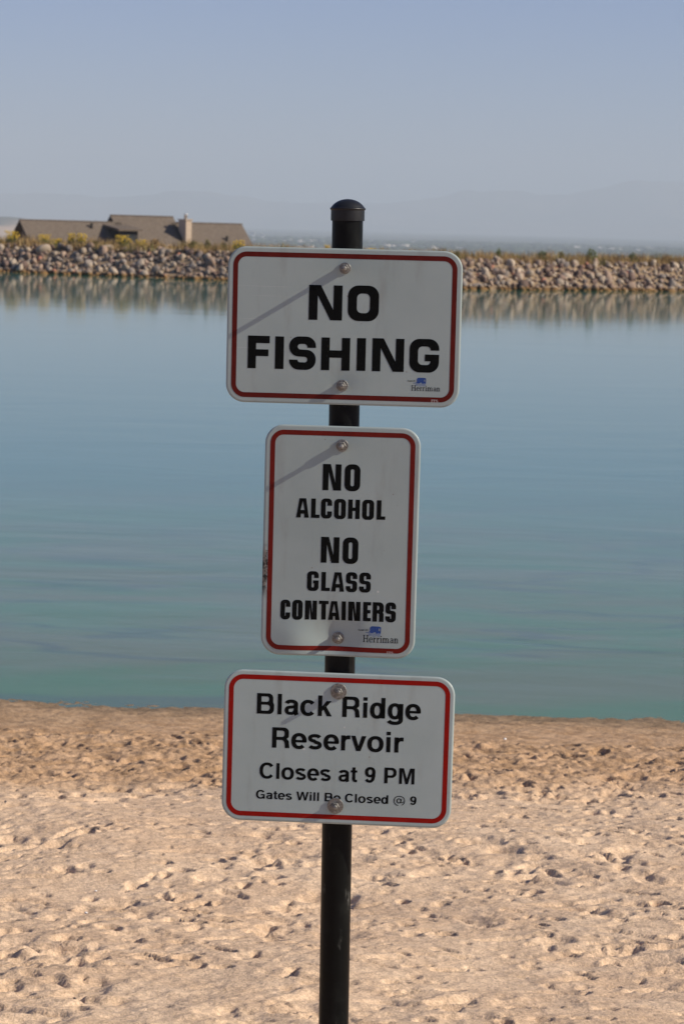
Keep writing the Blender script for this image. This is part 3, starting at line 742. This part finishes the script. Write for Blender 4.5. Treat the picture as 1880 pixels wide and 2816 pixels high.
# light slab serif of the emblem
def slab(ch):
    t, h = .13, .075
    def I(x, y1, sw=.16): return [[rect(x-t/2, h*.9, x+t/2, y1-h*.9)], [rect(x-sw, 0, x+sw, h)], [rect(x-sw, y1-h, x+sw, y1)]]
    def L(x, y1): return [[rect(x-t/2, h*.9, x+t/2, y1)], [rect(x-.15, 0, x+.15, h)], [rect(x-.15, y1-h, x-t/2, y1)]]
    if ch == 'H': return I(.2, 1) + I(.72, 1) + [[rect(.26, .47, .66, .55)]]
    if ch == 'e': return [stroke(arc(.33, .33, .22, .315, -40, -362, 30), t*.95, h), [rect(.14, .31, .58, .38)]]
    if ch == 'r': return L(.18, .66) + [stroke([(.2, .36), (.26, .54), (.36, .61), (.46, .60)], t*.8, .10)]
    if ch == 'i': return L(.18, .66) + [[arc(.18, .88, .085, .085, 0, 350, 16)]]
    if ch == 'n': return L(.18, .66) + [stroke([(.2, .38)] + arc(.37, .42, .17, .21, 150, 0, 10) + [(.54, .06)], t*.95, h)] + [[rect(.41, 0, .67, h)]]
    if ch == 'm': return slab('n') + [[[(px+.36, py) for px, py in r] for r in p] for p in (stroke([(.2, .38)] + arc(.37, .42, .17, .21, 150, 0, 10) + [(.54, .06)], t*.95, h), [rect(.41, 0, .67, h)])]
    if ch == 'a': return [stroke(arc(.33, .47, .17, .16, 165, 0, 12) + [(.50, .2), (.53, .05), (.62, .05)], t, h), stroke([(.50, .37), (.38, .35)] + arc(.29, .19, .14, .15, 95, 265, 12) + [(.40, .06), (.5, .16)], t*.9, h)]
SADV = dict(H=.92, e=.66, r=.52, i=.38, n=.74, m=1.10, a=.68)
def tiny(ch):   # small italic note; thin strokes
    w = .16
    D = {'F': [[(.1,0),(.1,1),(.6,1)], [(.1,.55),(.5,.55)]], 'o': [arc(.3,.33,.22,.3,0,355,14)], 'u': [[(.1,.66),(.1,.1),(.3,0),(.5,.15)], [(.5,.66),(.5,0)]],
         'n': [[(.1,0),(.1,.66)], [(.1,.5),(.3,.66),(.5,.5),(.5,0)]], 'd': [arc(.28,.33,.2,.3,0,355,14), [(.5,0),(.5,1)]], 'e': [arc(.3,.33,.22,.3,-40,-360,14), [(.1,.34),(.5,.34)]],
         '1': [[(.15,.8),(.32,1),(.32,0)]], '8': [arc(.3,.74,.17,.22,0,355,14), arc(.3,.26,.21,.25,0,355,14)], '5': [[(.5,1),(.15,1),(.12,.56),(.4,.6),(.5,.3),(.35,0),(.08,.08)]]}
    if ch == ' ': return []
    return [[[(x+.25*y, y) for x, y in r] for r in p] for q in D[ch] for p in [stroke(q, w)]]
def its(ch):
    t, h = .2, .13
    if ch == 'I': return [[rect(.2, h*.9, .4, 1-h*.9)], [rect(.08, 0, .52, h)], [rect(.08, 1-h, .52, 1)]]
    if ch == 'T': return [[rect(.33, h*.9, .53, 1-h)], [rect(.2, 0, .66, h)], [rect(.02, 1-h, .84, 1)], [rect(.02, .70, .12, 1-h)], [rect(.74, .70, .84, 1-h)]]
    if ch == 'S': return [stroke(arc(.38, .72, .24, .215, 18, 262, 14) + arc(.38, .275, .25, .215, 82, -160, 14), .19, .13)]

# ------------------------------------------------------------------ SIGNS
def mat_sheeting(name, seed, chip, k=1.0):
    M = Mat(name); p = M.coord('Object'); mp = M.node('ShaderNodeMapping'); M.lk(p, mp.inputs[0]); mp.inputs['Location'].default_value = (seed, seed*1.7, -seed); q = mp.outputs[0]
    n = M.noise(q, 7, 5, .6); fine = M.noise(q, 900, 2, .5)
    c = M.mix(M.ramp(n, .3, .7), (.300*k, .362*k, .350*k), (.335*k, .395*k, .382*k))
    c = M.mix(M.ramp(fine, .35, .65, 0, .10), c, (.26, .30, .30))
    # dirt flecks, pale dings, scratches
    v1 = M.voro(q, 34); c = M.mix(M.math('MULTIPLY', M.ramp(v1, .020, .06, 1, 0), M.ramp(M.noise(q, 10, 2), .46, .54)), c, (.20, .17, .14))
    v2 = M.voro(q, 21); c = M.mix(M.math('MULTIPLY', M.ramp(v2, .022, .06, .8, 0), M.ramp(M.noise(q, 6, 2), .50, .57)), c, (.60, .60, .57))
    mr = M.node('ShaderNodeMapping'); M.lk(q, mr.inputs[0]); mr.inputs['Rotation'].default_value = (0, R(52), 0); mr.inputs['Scale'].default_value = (4, 1, 420)
    sc = M.noise(mr.outputs[0], 1.0, 2, .5); c = M.mix(M.math('MULTIPLY', M.ramp(sc, .70, .76, 0, .5), M.ramp(n, .50, .62)), c, (.56, .57, .55))
    dn = M.noise(M.coord('Object', (22, 1, 4)), 1.0, 5, .65); c = M.mix(M.ramp(dn, .52, .78, 0, .30), c, (.20, .19, .165))
    if chip:                                                     # peeled left edge
        x = M.xyz(p); e = M.math('ADD', x[0], M.math('MULTIPLY', M.math('SUBTRACT', M.noise(q, 60, 4, .65), .5), .026))
        zm = M.math('MULTIPLY', M.ramp(x[2], -.125, -.085), M.ramp(x[2], -.03, .000, 1, 0))
        k = M.math('MULTIPLY', M.ramp(e, -.1442, -.1418, 1, 0), zm); c = M.mix(k, c, M.mix(M.ramp(M.noise(q, 130, 2), .4, .6), (.025, .023, .020), (.22, .20, .175)))
    rgh = M.ramp(n, .3, .7, .38, .50)
    M.bump(fine, .00012, .35)
    return M.set(c, rgh, 0, .22)

def sign_depth(dents, warp):
    def f(x, z):
        d = warp*pn(np.asarray(x*5.0+warp*9000), np.asarray(z*5.0+3))
        for dx, dz, amp, rx, rz in dents:
            r2 = ((x-dx)/rx)**2+((z-dz)/rz)**2; d = d + amp*np.exp(-r2*1.4)
        return d                                                    # + is away from the viewer
    return f

def round_rect(w, h, r, n=14, step=.006):
    pts = []
    for cx, cz, a0 in ((w/2-r, h/2-r, 0), (-w/2+r, h/2-r, 90), (-w/2+r, -h/2+r, 180), (w/2-r, -h/2+r, 270)):
        for k in range(n+1): a = R(a0+90*k/n); pts.append((cx+r*math.cos(a), cz+r*math.sin(a)))
    out = []
    for i, p in enumerate(pts):
        q = pts[(i+1) % len(pts)]; L = math.hypot(q[0]-p[0], q[1]-p[1]); m = max(1, int(L/step)); m = m if L > step*1.5 else 1
        for k in range(m): out.append((p[0]+(q[0]-p[0])*k/m, p[1]+(q[1]-p[1])*k/m))
    return out

ALU = None
def build_panel(w, h, r, depth, th=.0022, cell=.004):
    nx, nz = int(w/cell)+1, int(h/cell)+1
    xs = np.linspace(-w/2, w/2, nx); zs = np.linspace(-h/2, h/2, nz); X, Z = np.meshgrid(xs, zs)
    for sx in (-1, 1):
        for sz in (-1, 1):
            u = (X*sx-(w/2-r))/r; v = (Z*sz-(h/2-r))/r; m = (u > 0) & (v > 0)
            k = np.where(m, np.maximum(u, v)/np.maximum(np.hypot(u, v), 1e-9), 1)
            X = np.where(m, sx*((w/2-r)+u*k*r), X); Z = np.where(m, sz*((h/2-r)+v*k*r), Z)
    Y = depth(X, Z)
    nv = nx*nz; V = np.concatenate([np.stack([X, Y, Z], -1).reshape(-1, 3), np.stack([X, Y+th, Z], -1).reshape(-1, 3)])
    i = (np.arange(nz-1)[:, None]*nx+np.arange(nx-1)[None]).ravel()
    F = [np.stack([i, i+1, i+nx+1, i+nx], -1), np.stack([i+nx, i+nx+1, i+1, i], -1)+nv]
    ring = list(range(nx)) + [k*nx+nx-1 for k in range(1, nz)] + [(nz-1)*nx+k for k in range(nx-2, -1, -1)] + [k*nx for k in range(nz-2, 0, -1)]
    rr = np.array(ring); r2 = np.roll(rr, -1); F.append(np.stack([r2, rr, rr+nv, r2+nv], -1))
    F = np.concatenate(F); mi = np.concatenate([np.zeros(len(i), int), np.ones(len(F)-len(i), int)])
    return V, F, mi

class Sheet:
    """flat print laid on a sign panel: polygons with holes in sign-local metres"""
    def __init__(s, depth, off): s.mb = MB(); s.depth = depth; s.off = off; s.n = 0
    def poly(s, rings):
        try: tris = tessellate_polygon([[Vector((x, z, 0)) for x, z in r] for r in rings])
        except Exception: return
        pts = [p for r in rings for p in r]; off = s.off + (s.n % 40)*1.2e-6; s.n += 1
        vs = [(x, float(s.depth(x, z))-off, z) for x, z in pts]; fs = []
        for a, b, c in tris:
            (x1, _, z1), (x2, _, z2), (x3, _, z3) = vs[a], vs[b], vs[c]
            ar = (x2-x1)*(z3-z1)-(x3-x1)*(z2-z1)
            if abs(ar) < 1e-13: continue
            fs.append((a, b, c) if ar > 0 else (a, c, b))
        s.mb.add(vs, fs)

def build_sign(name, label, corners, crop, size, rcorner, inset, band, bolts, texts, logo, its_at, center_px, yaw, rotn, dents, warp, seed, chip, red, stubs):
    w, h = size; depth = sign_depth(dents, warp)
    # crop pixels -> sign-local metres (bilinear in the four measured corners)
    c = np.array(corners, float); TL, TR, BL, BR = c
    A = ((TR-TL)+(BR-BL))/2; B = ((BL-TL)+(BR-TR))/2; c0 = c.mean(0)
    inv = np.linalg.inv(np.stack([A, B], 1))
    def loc(px, py):
        s, t = inv@(np.array([px, py], float)-c0); return (s*w, -t*h)
    cen = at(center_px[0], center_px[1], 5.0-.0302-(.0035 if seed < 2 else .0120))
    mat = Matrix.Translation(cen) @ Matrix.Rotation(-yaw, 4, 'Z') @ Matrix.Rotation(rotn, 4, 'Y')
    root = empty(name, mat)
    V, F, mi = build_panel(w, h, rcorner, depth)
    bulk('panel', V, F, [mat_sheeting('reflective_sheeting', seed, chip, 1.14 if seed > 7 else 1.0), ALU], mi, True, root)
    # red band
    o = round_rect(w-2*inset, h-2*inset, rcorner-inset); n = len(o)
    ri = max(.004, rcorner-inset-band); wi, hi = w-2*inset-2*band, h-2*inset-2*band
    ro = rcorner-inset; inner = []
    for x, z in o:
        ax, az = abs(x), abs(z); cx, cz = (w/2-inset-ro), (h/2-inset-ro)
        if ax > cx+1e-9 and az > cz+1e-9:
            dx, dz = ax-cx, az-cz; L = math.hypot(dx, dz); icx, icz = wi/2-ri, hi/2-ri
            q = (icx+dx/L*ri, icz+dz/L*ri)
        elif ax >= cx-1e-9 and az <= cz+1e-9: q = (ax-band, min(az, hi/2-ri))
        else: q = (min(ax, wi/2-ri), az-band)
        inner.append((math.copysign(q[0], x), math.copysign(q[1], z)))
    vs = [(x, float(depth(x, z))-.00022, z) for x, z in o] + [(x, float(depth(x, z))-.00022, z) for x, z in inner]
    mb = MB(); mb.add(vs, [(i, (i+1) % n, n+(i+1) % n, n+i) for i in range(n)]); 
    bo = mb.build('border', red, root)
    for pl in bo.data.polygons:
        if pl.normal.y > 0: pl.flip()
    for kind, args in texts:                                        # one part per line of text
        sh = Sheet(depth, .00026)
        if kind == 'block':                                         # letters with measured boxes
            tx, ty, rx, letters = args
            for ch, x0, x1, y0, y1 in letters:
                a, b = loc(x0, (y0+y1)/2)[0], loc(x1, (y0+y1)/2)[0]; zt = loc((x0+x1)/2, y0)[1]; zb = loc((x0+x1)/2, y1)[1]
                W_, H_ = b-a, zt-zb
                for rings in block_scaled(ch, tx, ty, rx, W_/H_): sh.poly([[(a+px*H_, zb+py*H_) for px, py in r] for r in rings])
        else:                                                       # running line, fitted between measured ends
            text, x0, y0, x1, y1, capx, capy0, capy1 = args
            a = loc(x0, y0); b = loc(x1, y1); H_ = (loc(capx, capy0)[1]-loc(capx, capy1)[1]); zb = (a[1]+b[1])/2
            pol = layout(text, lambda ch: ADV[ch]/718, grot); xs = [p[0] for q in pol for r in q for p in r]
            k = (b[0]-a[0])/(max(xs)-min(xs)); m = min(xs)
            for q in pol: sh.poly([[(a[0]+(px-m)*k, zb+py*H_) for px, py in r] for r in q])
        lo = sh.mb.build('lettering', BLACK, root)
        bm = bmesh.new(); bm.from_mesh(lo.data)
        for _ in range(3):
            ed = [e for e in bm.edges if e.calc_length() > .009]
            if ed: bmesh.ops.subdivide_edges(bm, edges=ed, cuts=1); bmesh.ops.triangulate(bm, faces=bm.faces[:])
        for v_ in bm.verts: v_.co.y = float(depth(v_.co.x, v_.co.z)) - .00026
        bm.to_mesh(lo.data); bm.free()
    if logo:
        lx0, ly0, lx1, ly1, capy = logo['word']                     # baseline ends, cap top at the left
        a = loc(lx0, ly0); b = loc(lx1, ly1); H_ = loc(lx0, capy)[1]-a[1]; zb = (a[1]+b[1])/2
        em = empty('emblem'); em.parent = root
        s2 = Sheet(depth, .00026); pol = layout('Herriman', lambda ch: SADV[ch], slab); xs = [p[0] for q in pol for r in q for p in r]; m = min(xs); k = (b[0]-a[0])/(max(xs)-m)
        for q in pol: s2.poly([[(a[0]+(px-m)*k, zb+py*H_) for px, py in r] for r in q])
        x0, y0, x1, y1 = logo['note']; a = loc(x0, y1); b = loc(x1, y1); zt = loc(x0, y0)[1]
        pol = layout('Founded 1851', lambda ch: .62 if ch != ' ' else .45, tiny); xs = [p[0] for q in pol for r in q for p in r]; k = (b[0]-a[0])/(max(xs)-min(xs))
        for q in pol: s2.poly([[(a[0]+px*k, a[1]+py*(zt-a[1])) for px, py in r] for r in q])
        s2.mb.build('emblem_words', BLACK, em)
        x0, y0, x1, y1 = logo['wagon']; (ax, az), (bx, bz) = loc(x0, y1), loc(x1, y0); ww, hh = bx-ax, bz-az
        P = lambda pts: [(ax+x*ww, az+y*hh) for x, y in pts]
        s3 = Sheet(depth, .00027)
        s3.poly([P(fp([(.02,.34),(.30,.27),(.40,.42,.1),(.52,.40,.1),(.62,.22),(.98,.24,.08),(1,.97,.16),(.72,.99,.05),(.12,1.0,.14),(.0,.82,.1)])), P(arc(.84, .66, .055, .15, 0, 350, 20))])
        s3.poly([P([(-.38,.30),(-.20,.30),(.02,.40),(.02,.48),(-.14,.37),(-.38,.34)])])
        s3.mb.build('wagon', BLUE, em)
        s4 = Sheet(depth, .00027)
        for cx, cy, r in ((.02, .17, .125), (.40, .15, .175), (.80, .15, .15)):
            for q in stroke(arc(cx, cy, r, r*1.15, 0, 350, 24, 2.0), .05, .05, True) and [stroke(arc(cx, cy, r, r*1.15, 0, 350, 24, 2.0), .05, .05, True)]: s4.poly([P(z) for z in q])
            for aa in (15, 75, 135): s4.poly([P(stroke([(cx-r*.8*math.cos(R(aa)), cy-r*.9*math.sin(R(aa))), (cx+r*.8*math.cos(R(aa)), cy+r*.9*math.sin(R(aa)))], .035)[0])])
        s4.mb.build('wheel_lines', PALEBLUE, em); s4 = Sheet(depth, .00031)
        for cx in (.17, .30, .43, .56, .68): s4.poly([P(stroke([(cx, .44), (cx-.025, .7), (cx, .93)], .028)[0])])
        s4.mb.build('canopy_lines', MIDBLUE, em)
    if its_at:
        x0, y0, x1, y1 = its_at; a = loc(x0, y1); b = loc(x1, y1); H_ = loc(x0, y0)[1]-a[1]
        s5 = Sheet(depth, .00030); pol = layout('ITS', lambda ch: {'I': .62, 'T': .92, 'S': .7}[ch], its); xs = [p[0] for q in pol for r in q for p in r]; k = (b[0]-a[0])/(max(xs)-min(xs))
        for q in pol: s5.poly([[(a[0]+px*k, a[1]+py*H_) for px, py in r] for r in q])
        s5.mb.build('maker_mark', OFFWHITE, root)
    for (px, py), (nutw, stub, washer, wth) in zip(bolts, stubs):
        x, z = loc(px, py); d = float(depth(x, z)); off = (x, d-.0003, z)
        bt = empty('bolt'); bt.parent = root
        mb = MB(); mb.lathe([(.0055, 0.0), (washer, 0.0), (washer, wth-.0004), (washer-.0005, wth), (.0055, wth)], 36, axis='y', off=off); sharp(mb.build('washer', STEEL, bt))
        mb = MB(); hw = nutw/math.sqrt(3)
        mb.lathe([(hw*.93, wth+.0001), (hw, wth+.0012), (hw, wth+.0068), (hw*.90, wth+.0080)], 6, axis='y', off=off); mb.build('nut', STEEL, bt)
        n = 20; prof = []; y0 = wth+.0082
        yy = y0
        while yy < y0+stub: prof += [(.0043, yy), (.00475, yy+.0006)]; yy += .0013
        prof += [(.0043, yy), (.0036, yy+.0005)]
        mb = MB(); mb.lathe(prof, n, axis='y', off=off); mb.build('threaded_end', STEEL, bt, True)
    tag(root, label, 'sign')
    return root

def block_scaled(ch, tx, ty, rx, asp):
    global fp
    keep = fp
    def fp2(pts, seg=8): return keep([(p[0]*asp,) + tuple(p[1:]) for p in pts], seg)
    curved = ch in 'OSCGR'
    try:
        fp = fp2 if curved else keep
        res = block(ch, tx/asp, ty, rx)
    finally: fp = keep
    if not curved: res = [[[(x*asp, y) for x, y in r] for r in q] for q in res]
    return res

def build_signs():
    global MIDBLUE, ALU, BLACK, BLUE, PALEBLUE, OFFWHITE, STEEL
    ALU = flat('aluminium_edge', (.60, .60, .58), .4, .7, .5, .08, 40)
    M = Mat('black_print'); q = M.coord('Object'); v = M.voro(q, 60)
    BLACK = M.set(M.mix(M.math('MULTIPLY', M.ramp(v, .02, .06, 1, 0), M.ramp(M.noise(q, 12, 2), .54, .60)), (.0045, .0052, .0050), (.22, .22, .20)), .6, 0, .06)
    BLUE = flat('emblem_blue', (.016, .055, .23), .5, 0, .3, .2, 300); PALEBLUE = flat('emblem_pale_blue', (.17, .23, .36), .5, 0, .3, .1, 300)
    MIDBLUE = flat('emblem_mid_blue', (.05, .105, .29), .5, 0, .3, .1, 300)
    OFFWHITE = flat('maker_mark_white', (.45, .40, .38), .5, 0, .3, .05, 100)
    M = Mat('zinc_steel'); q = M.coord('Object'); n = M.noise(q, 300, 4)
    M.bump(n, .0004, .4); STEEL = M.set(M.mix(M.ramp(n, .3, .7), (.13, .125, .115), (.27, .26, .24)), M.ramp(n, .3, .7, .40, .58), .55, .4)
    def redm(name, c, var):
        M = Mat(name); q = M.coord('Object'); n = M.noise(q, 30, 4); return M.set(M.mix(M.ramp(n, .3, .7), tuple(x*(1-var) for x in c), tuple(x*(1+var) for x in c)), .5, 0, .10)
    red1 = redm('faded_red', (.100, .010, .007), .10); red2 = redm('worn_red', (.135, .011, .007), .10); red3 = redm('fresh_red', (.26, .006, .003), .08)
    IN = .0254
    s1 = []
    for ch, a, b, t, u in [('N', 557, 763, 279, 494), ('O', 797, 988, 281, 500)]: s1.append((ch, a, b, t, u))
    for ch, a, b, t, u in [('F', 181, 316, 591, 793), ('I', 350, 404, 595, 796), ('S', 437, 602, 595, 801), ('H', 635, 812, 602, 804), ('I', 854, 909, 604, 806), ('N', 949, 1145, 606, 810), ('G', 1178, 1360, 608, 815)]: s1.append((ch, a, b, t, u))
    build_sign('metal_sign', 'top sign, wide white with red border reading NO FISHING', [(57, 40), (1505, 70), (48, 998), (1480, 1036)], None, (18*IN, 12*IN), 1.45*IN, .40*IN, .375*IN,
        [(778, 175), (765, 898)], [('block', (.255, .225, .30, s1[:2])), ('block', (.255, .225, .30, s1[2:]))], dict(word=(1192, 927, 1368, 931, 893), note=(1166, 862, 1217, 870), wagon=(1224, 848, 1282, 897)), (1312, 982, 1354, 1000),
        (944.8, 899.3), R(3), R(-.15), [(0, -.113, .0016, .03, .03), (0, .113, .0007, .035, .03)], .0008, 1.3, False, red1,
        [(.0143, .027, .0112, .0018), (.0143, .010, .0115, .0018)])
    s2 = [('N', 602, 768, 390, 622), ('O', 797, 938, 390, 628)]
    s2 += [('N', 597, 762, 1036, 1266), ('O', 792, 932, 1038, 1273)]
    s2b = [('A', 370, 484, 694, 866), ('L', 503, 580, 696, 868), ('C', 591, 690, 694, 872), ('O', 709, 814, 697, 876), ('H', 834, 939, 702, 873), ('O', 960, 1066, 702, 880), ('L', 1090, 1168, 706, 878)]
    s2b += [('G', 477, 582, 1342, 1518), ('L', 606, 684, 1348, 1517), ('A', 695, 812, 1349, 1521), ('S', 826, 928, 1347, 1525), ('S', 946, 1050, 1349, 1527)]
    s2b += [('C', 242, 331, 1599, 1775), ('O', 348, 442, 1599, 1777), ('N', 463, 570, 1604, 1775), ('T', 587, 674, 1605, 1776), ('A', 672, 775, 1607, 1779), ('I', 791, 830, 1608, 1780), ('N', 851, 961, 1610, 1783), ('E', 985, 1056, 1611, 1783), ('R', 1071, 1171, 1612, 1786), ('S', 1186, 1280, 1612, 1790)]
    build_sign('metal_sign', 'middle sign, tall white with red border about alcohol and glass containers', [(80, 43), (1475, 68), (72, 2085), (1450, 2122)], None, (12*IN, 18*IN), 1.45*IN, .40*IN, .375*IN,
        [(770, 225), (762, 1942)], [('block', (.225, .185, .24, s2[:2])), ('block', (.225, .185, .24, s2[2:]))] + [('block', (.232, .175, .21, q)) for q in (s2b[:7], s2b[7:12], s2b[12:])], dict(word=(988, 1972, 1306, 1976, 1908), note=(942, 1854, 1034, 1869), wagon=(1048, 1829, 1150, 1915)), (1202, 2053, 1260, 2073),
        (935.4, 1490.5), R(3.4), R(-.05), [(-.006, -.192, .0098, .050, .052), (-.088, -.200, -.0042, .045, .050), (0, .19, .0006, .035, .03)], .0009, 4.1, True, red2,
        [(.0143, .024, .0122, .0020), (.0143, .010, .0120, .0020)])
    build_sign('metal_sign', 'bottom sign, wide white with bright red border giving closing time at 9 PM', [(62, 54), (1497, 92), (42, 993), (1475, 1036)], None, (18*IN, 12*IN), 1.5*IN, .36*IN, .375*IN,
        [(772, 185), (757, 900)], [('line', ('Black Ridge', 262, 328, 1283, 358, 300, 201, 329)), ('line', ('Reservoir', 358, 541, 1177, 563, 400, 413, 541)),
                                  ('line', ('Closes at 9 PM', 280, 736, 1248, 758, 1090, 655, 754)), ('line', ('Gates Will Be Closed @ 9', 259, 862, 1262, 888, 720, 817, 871))], None, None,
        (928.4, 2059.3), R(3), R(.15), [(0, .113, .0006, .03, .03)], .0006, 7.7, False, red3,
        [(.0143, .0045, .0160, .0022), (.0143, .0075, .0160, .0022)])

# ------------------------------------------------------------------ POST
def build_post():
    M = Mat('black_powder_coat'); p = M.coord('Object'); n = M.noise(p, 14, 5, .65); f = M.noise(p, 160, 4, .6)
    c = M.mix(M.ramp(n, .45, .70), (.0040, .0046, .0046), (.009, .0098, .009))
    x = M.coord('Object', (30, 30, 9)); sc = M.noise(x, 1.0, 5, .7); c = M.mix(M.ramp(sc, .62, .74, 0, .5), c, (.12, .12, .11))
    dust = M.voro(p, 55); c = M.mix(M.math('MULTIPLY', M.ramp(dust, .03, .09, 1, 0), M.ramp(n, .52, .58)), c, (.10, .10, .095))
    M.bump(f, .0006, .35); pole = M.set(c, M.ramp(n, .3, .7, .34, .48), 0, .11)
    M = Mat('black_plastic_cap'); p = M.coord('Object'); n = M.noise(p, 60, 4); M.bump(n, .0004, .3); capm = M.set(M.mix(n, (.008, .009, .011), (.016, .017, .019)), .46, 0, .28)
    A = at(955.5, 606, 5.0); B = at(917, 2816, 5.0); ln = (A-B).normalized(); t = (B.z+.30)/ln.z; foot = B - ln*t
    H = (A-foot).length
    q = Vector((0, 0, 1)).rotation_difference(ln)
    root = empty('sign_post', Matrix.Translation(foot) @ q.to_matrix().to_4x4())
    r = .0302
    mb = MB(); mb.lathe([(r, 0), (r, .8), (r, 1.6), (r, H)], 64); sharp(mb.build('pole', pole, root))
    mb = MB(); z = H - .001; prof = [(r+.0004, z), (.0328, z), (.0330, z+.002), (.0329, z+.0205), (.0345, z+.0222), (.0349, z+.0236), (.0345, z+.0250), (.0330, z+.0258)]
    for k in range(1, 15): a = R(66*(1-k/14)); q_ = .0328/math.sin(R(66)); prof.append((max(.0004, q_*math.sin(a)), z+.0258+(q_*math.cos(a)-q_*math.cos(R(66)))*.78))
    mb.lathe(prof, 64); sharp(mb.build('cap', capm, root), 30)
    tag(root, 'round black steel post with domed cap carrying all three signs', 'post')

# ------------------------------------------------------------------ PEBBLES on the sand
def build_pebbles():
    rs = np.random.default_rng(4); v, f = ico(2)
    white = flat('white_pebble', (.80, .78, .74), .5, 0, .4, .05, 60)
    for px, py, s, lab in [(1387, 2035, .006, 'small white pebble on the wet sand right of the bottom sign'), (237, 2513, .004, 'tiny white stone on the dry sand at the lower left'),
                           (264, 2452, .003, 'tiny white chip on the dry sand, uppermost at the lower left')]:
        d = ray(px, py); t = 5.0
        for _ in range(400):
            w = Vector((0, 0, EYE)) + d*t
            if w.z < float(beach_height(np.array(w.x), np.array(w.y))) : break
            t += .02
        o = bulk('pebble', v*np.array([1.2, .9, .7])*s*(1+.12*rs.normal(size=(len(v), 1))), f, [white], smooth=True); o.location = w + Vector((0, 0, s*.7))
        tag(o, lab, 'pebble')

def build_haze():
    mb = MB(); mb.box((-15400, -1200, -140), (15400, 23900, 620)); M = bpy.data.materials.new('haze'); M.use_nodes = True; t = M.node_tree; t.nodes.remove(t.nodes['Principled BSDF'])
    pv = t.nodes.new('ShaderNodeVolumePrincipled'); pv.inputs['Color'].default_value = (.685, .775, .845, 1); pv.inputs['Density'].default_value = .000136; pv.inputs['Anisotropy'].default_value = .0
    t.links.new(pv.outputs[0], t.nodes['Material Output'].inputs['Volume'])
    o = mb.build('haze', M); tag(o, kind='stuff'); o.display_type = 'WIRE'

build_ground(); build_mountains(); build_water(); build_sand(); build_haze()
build_rocks(); build_house(); build_town(); build_plants()
build_post(); build_signs(); build_pebbles()
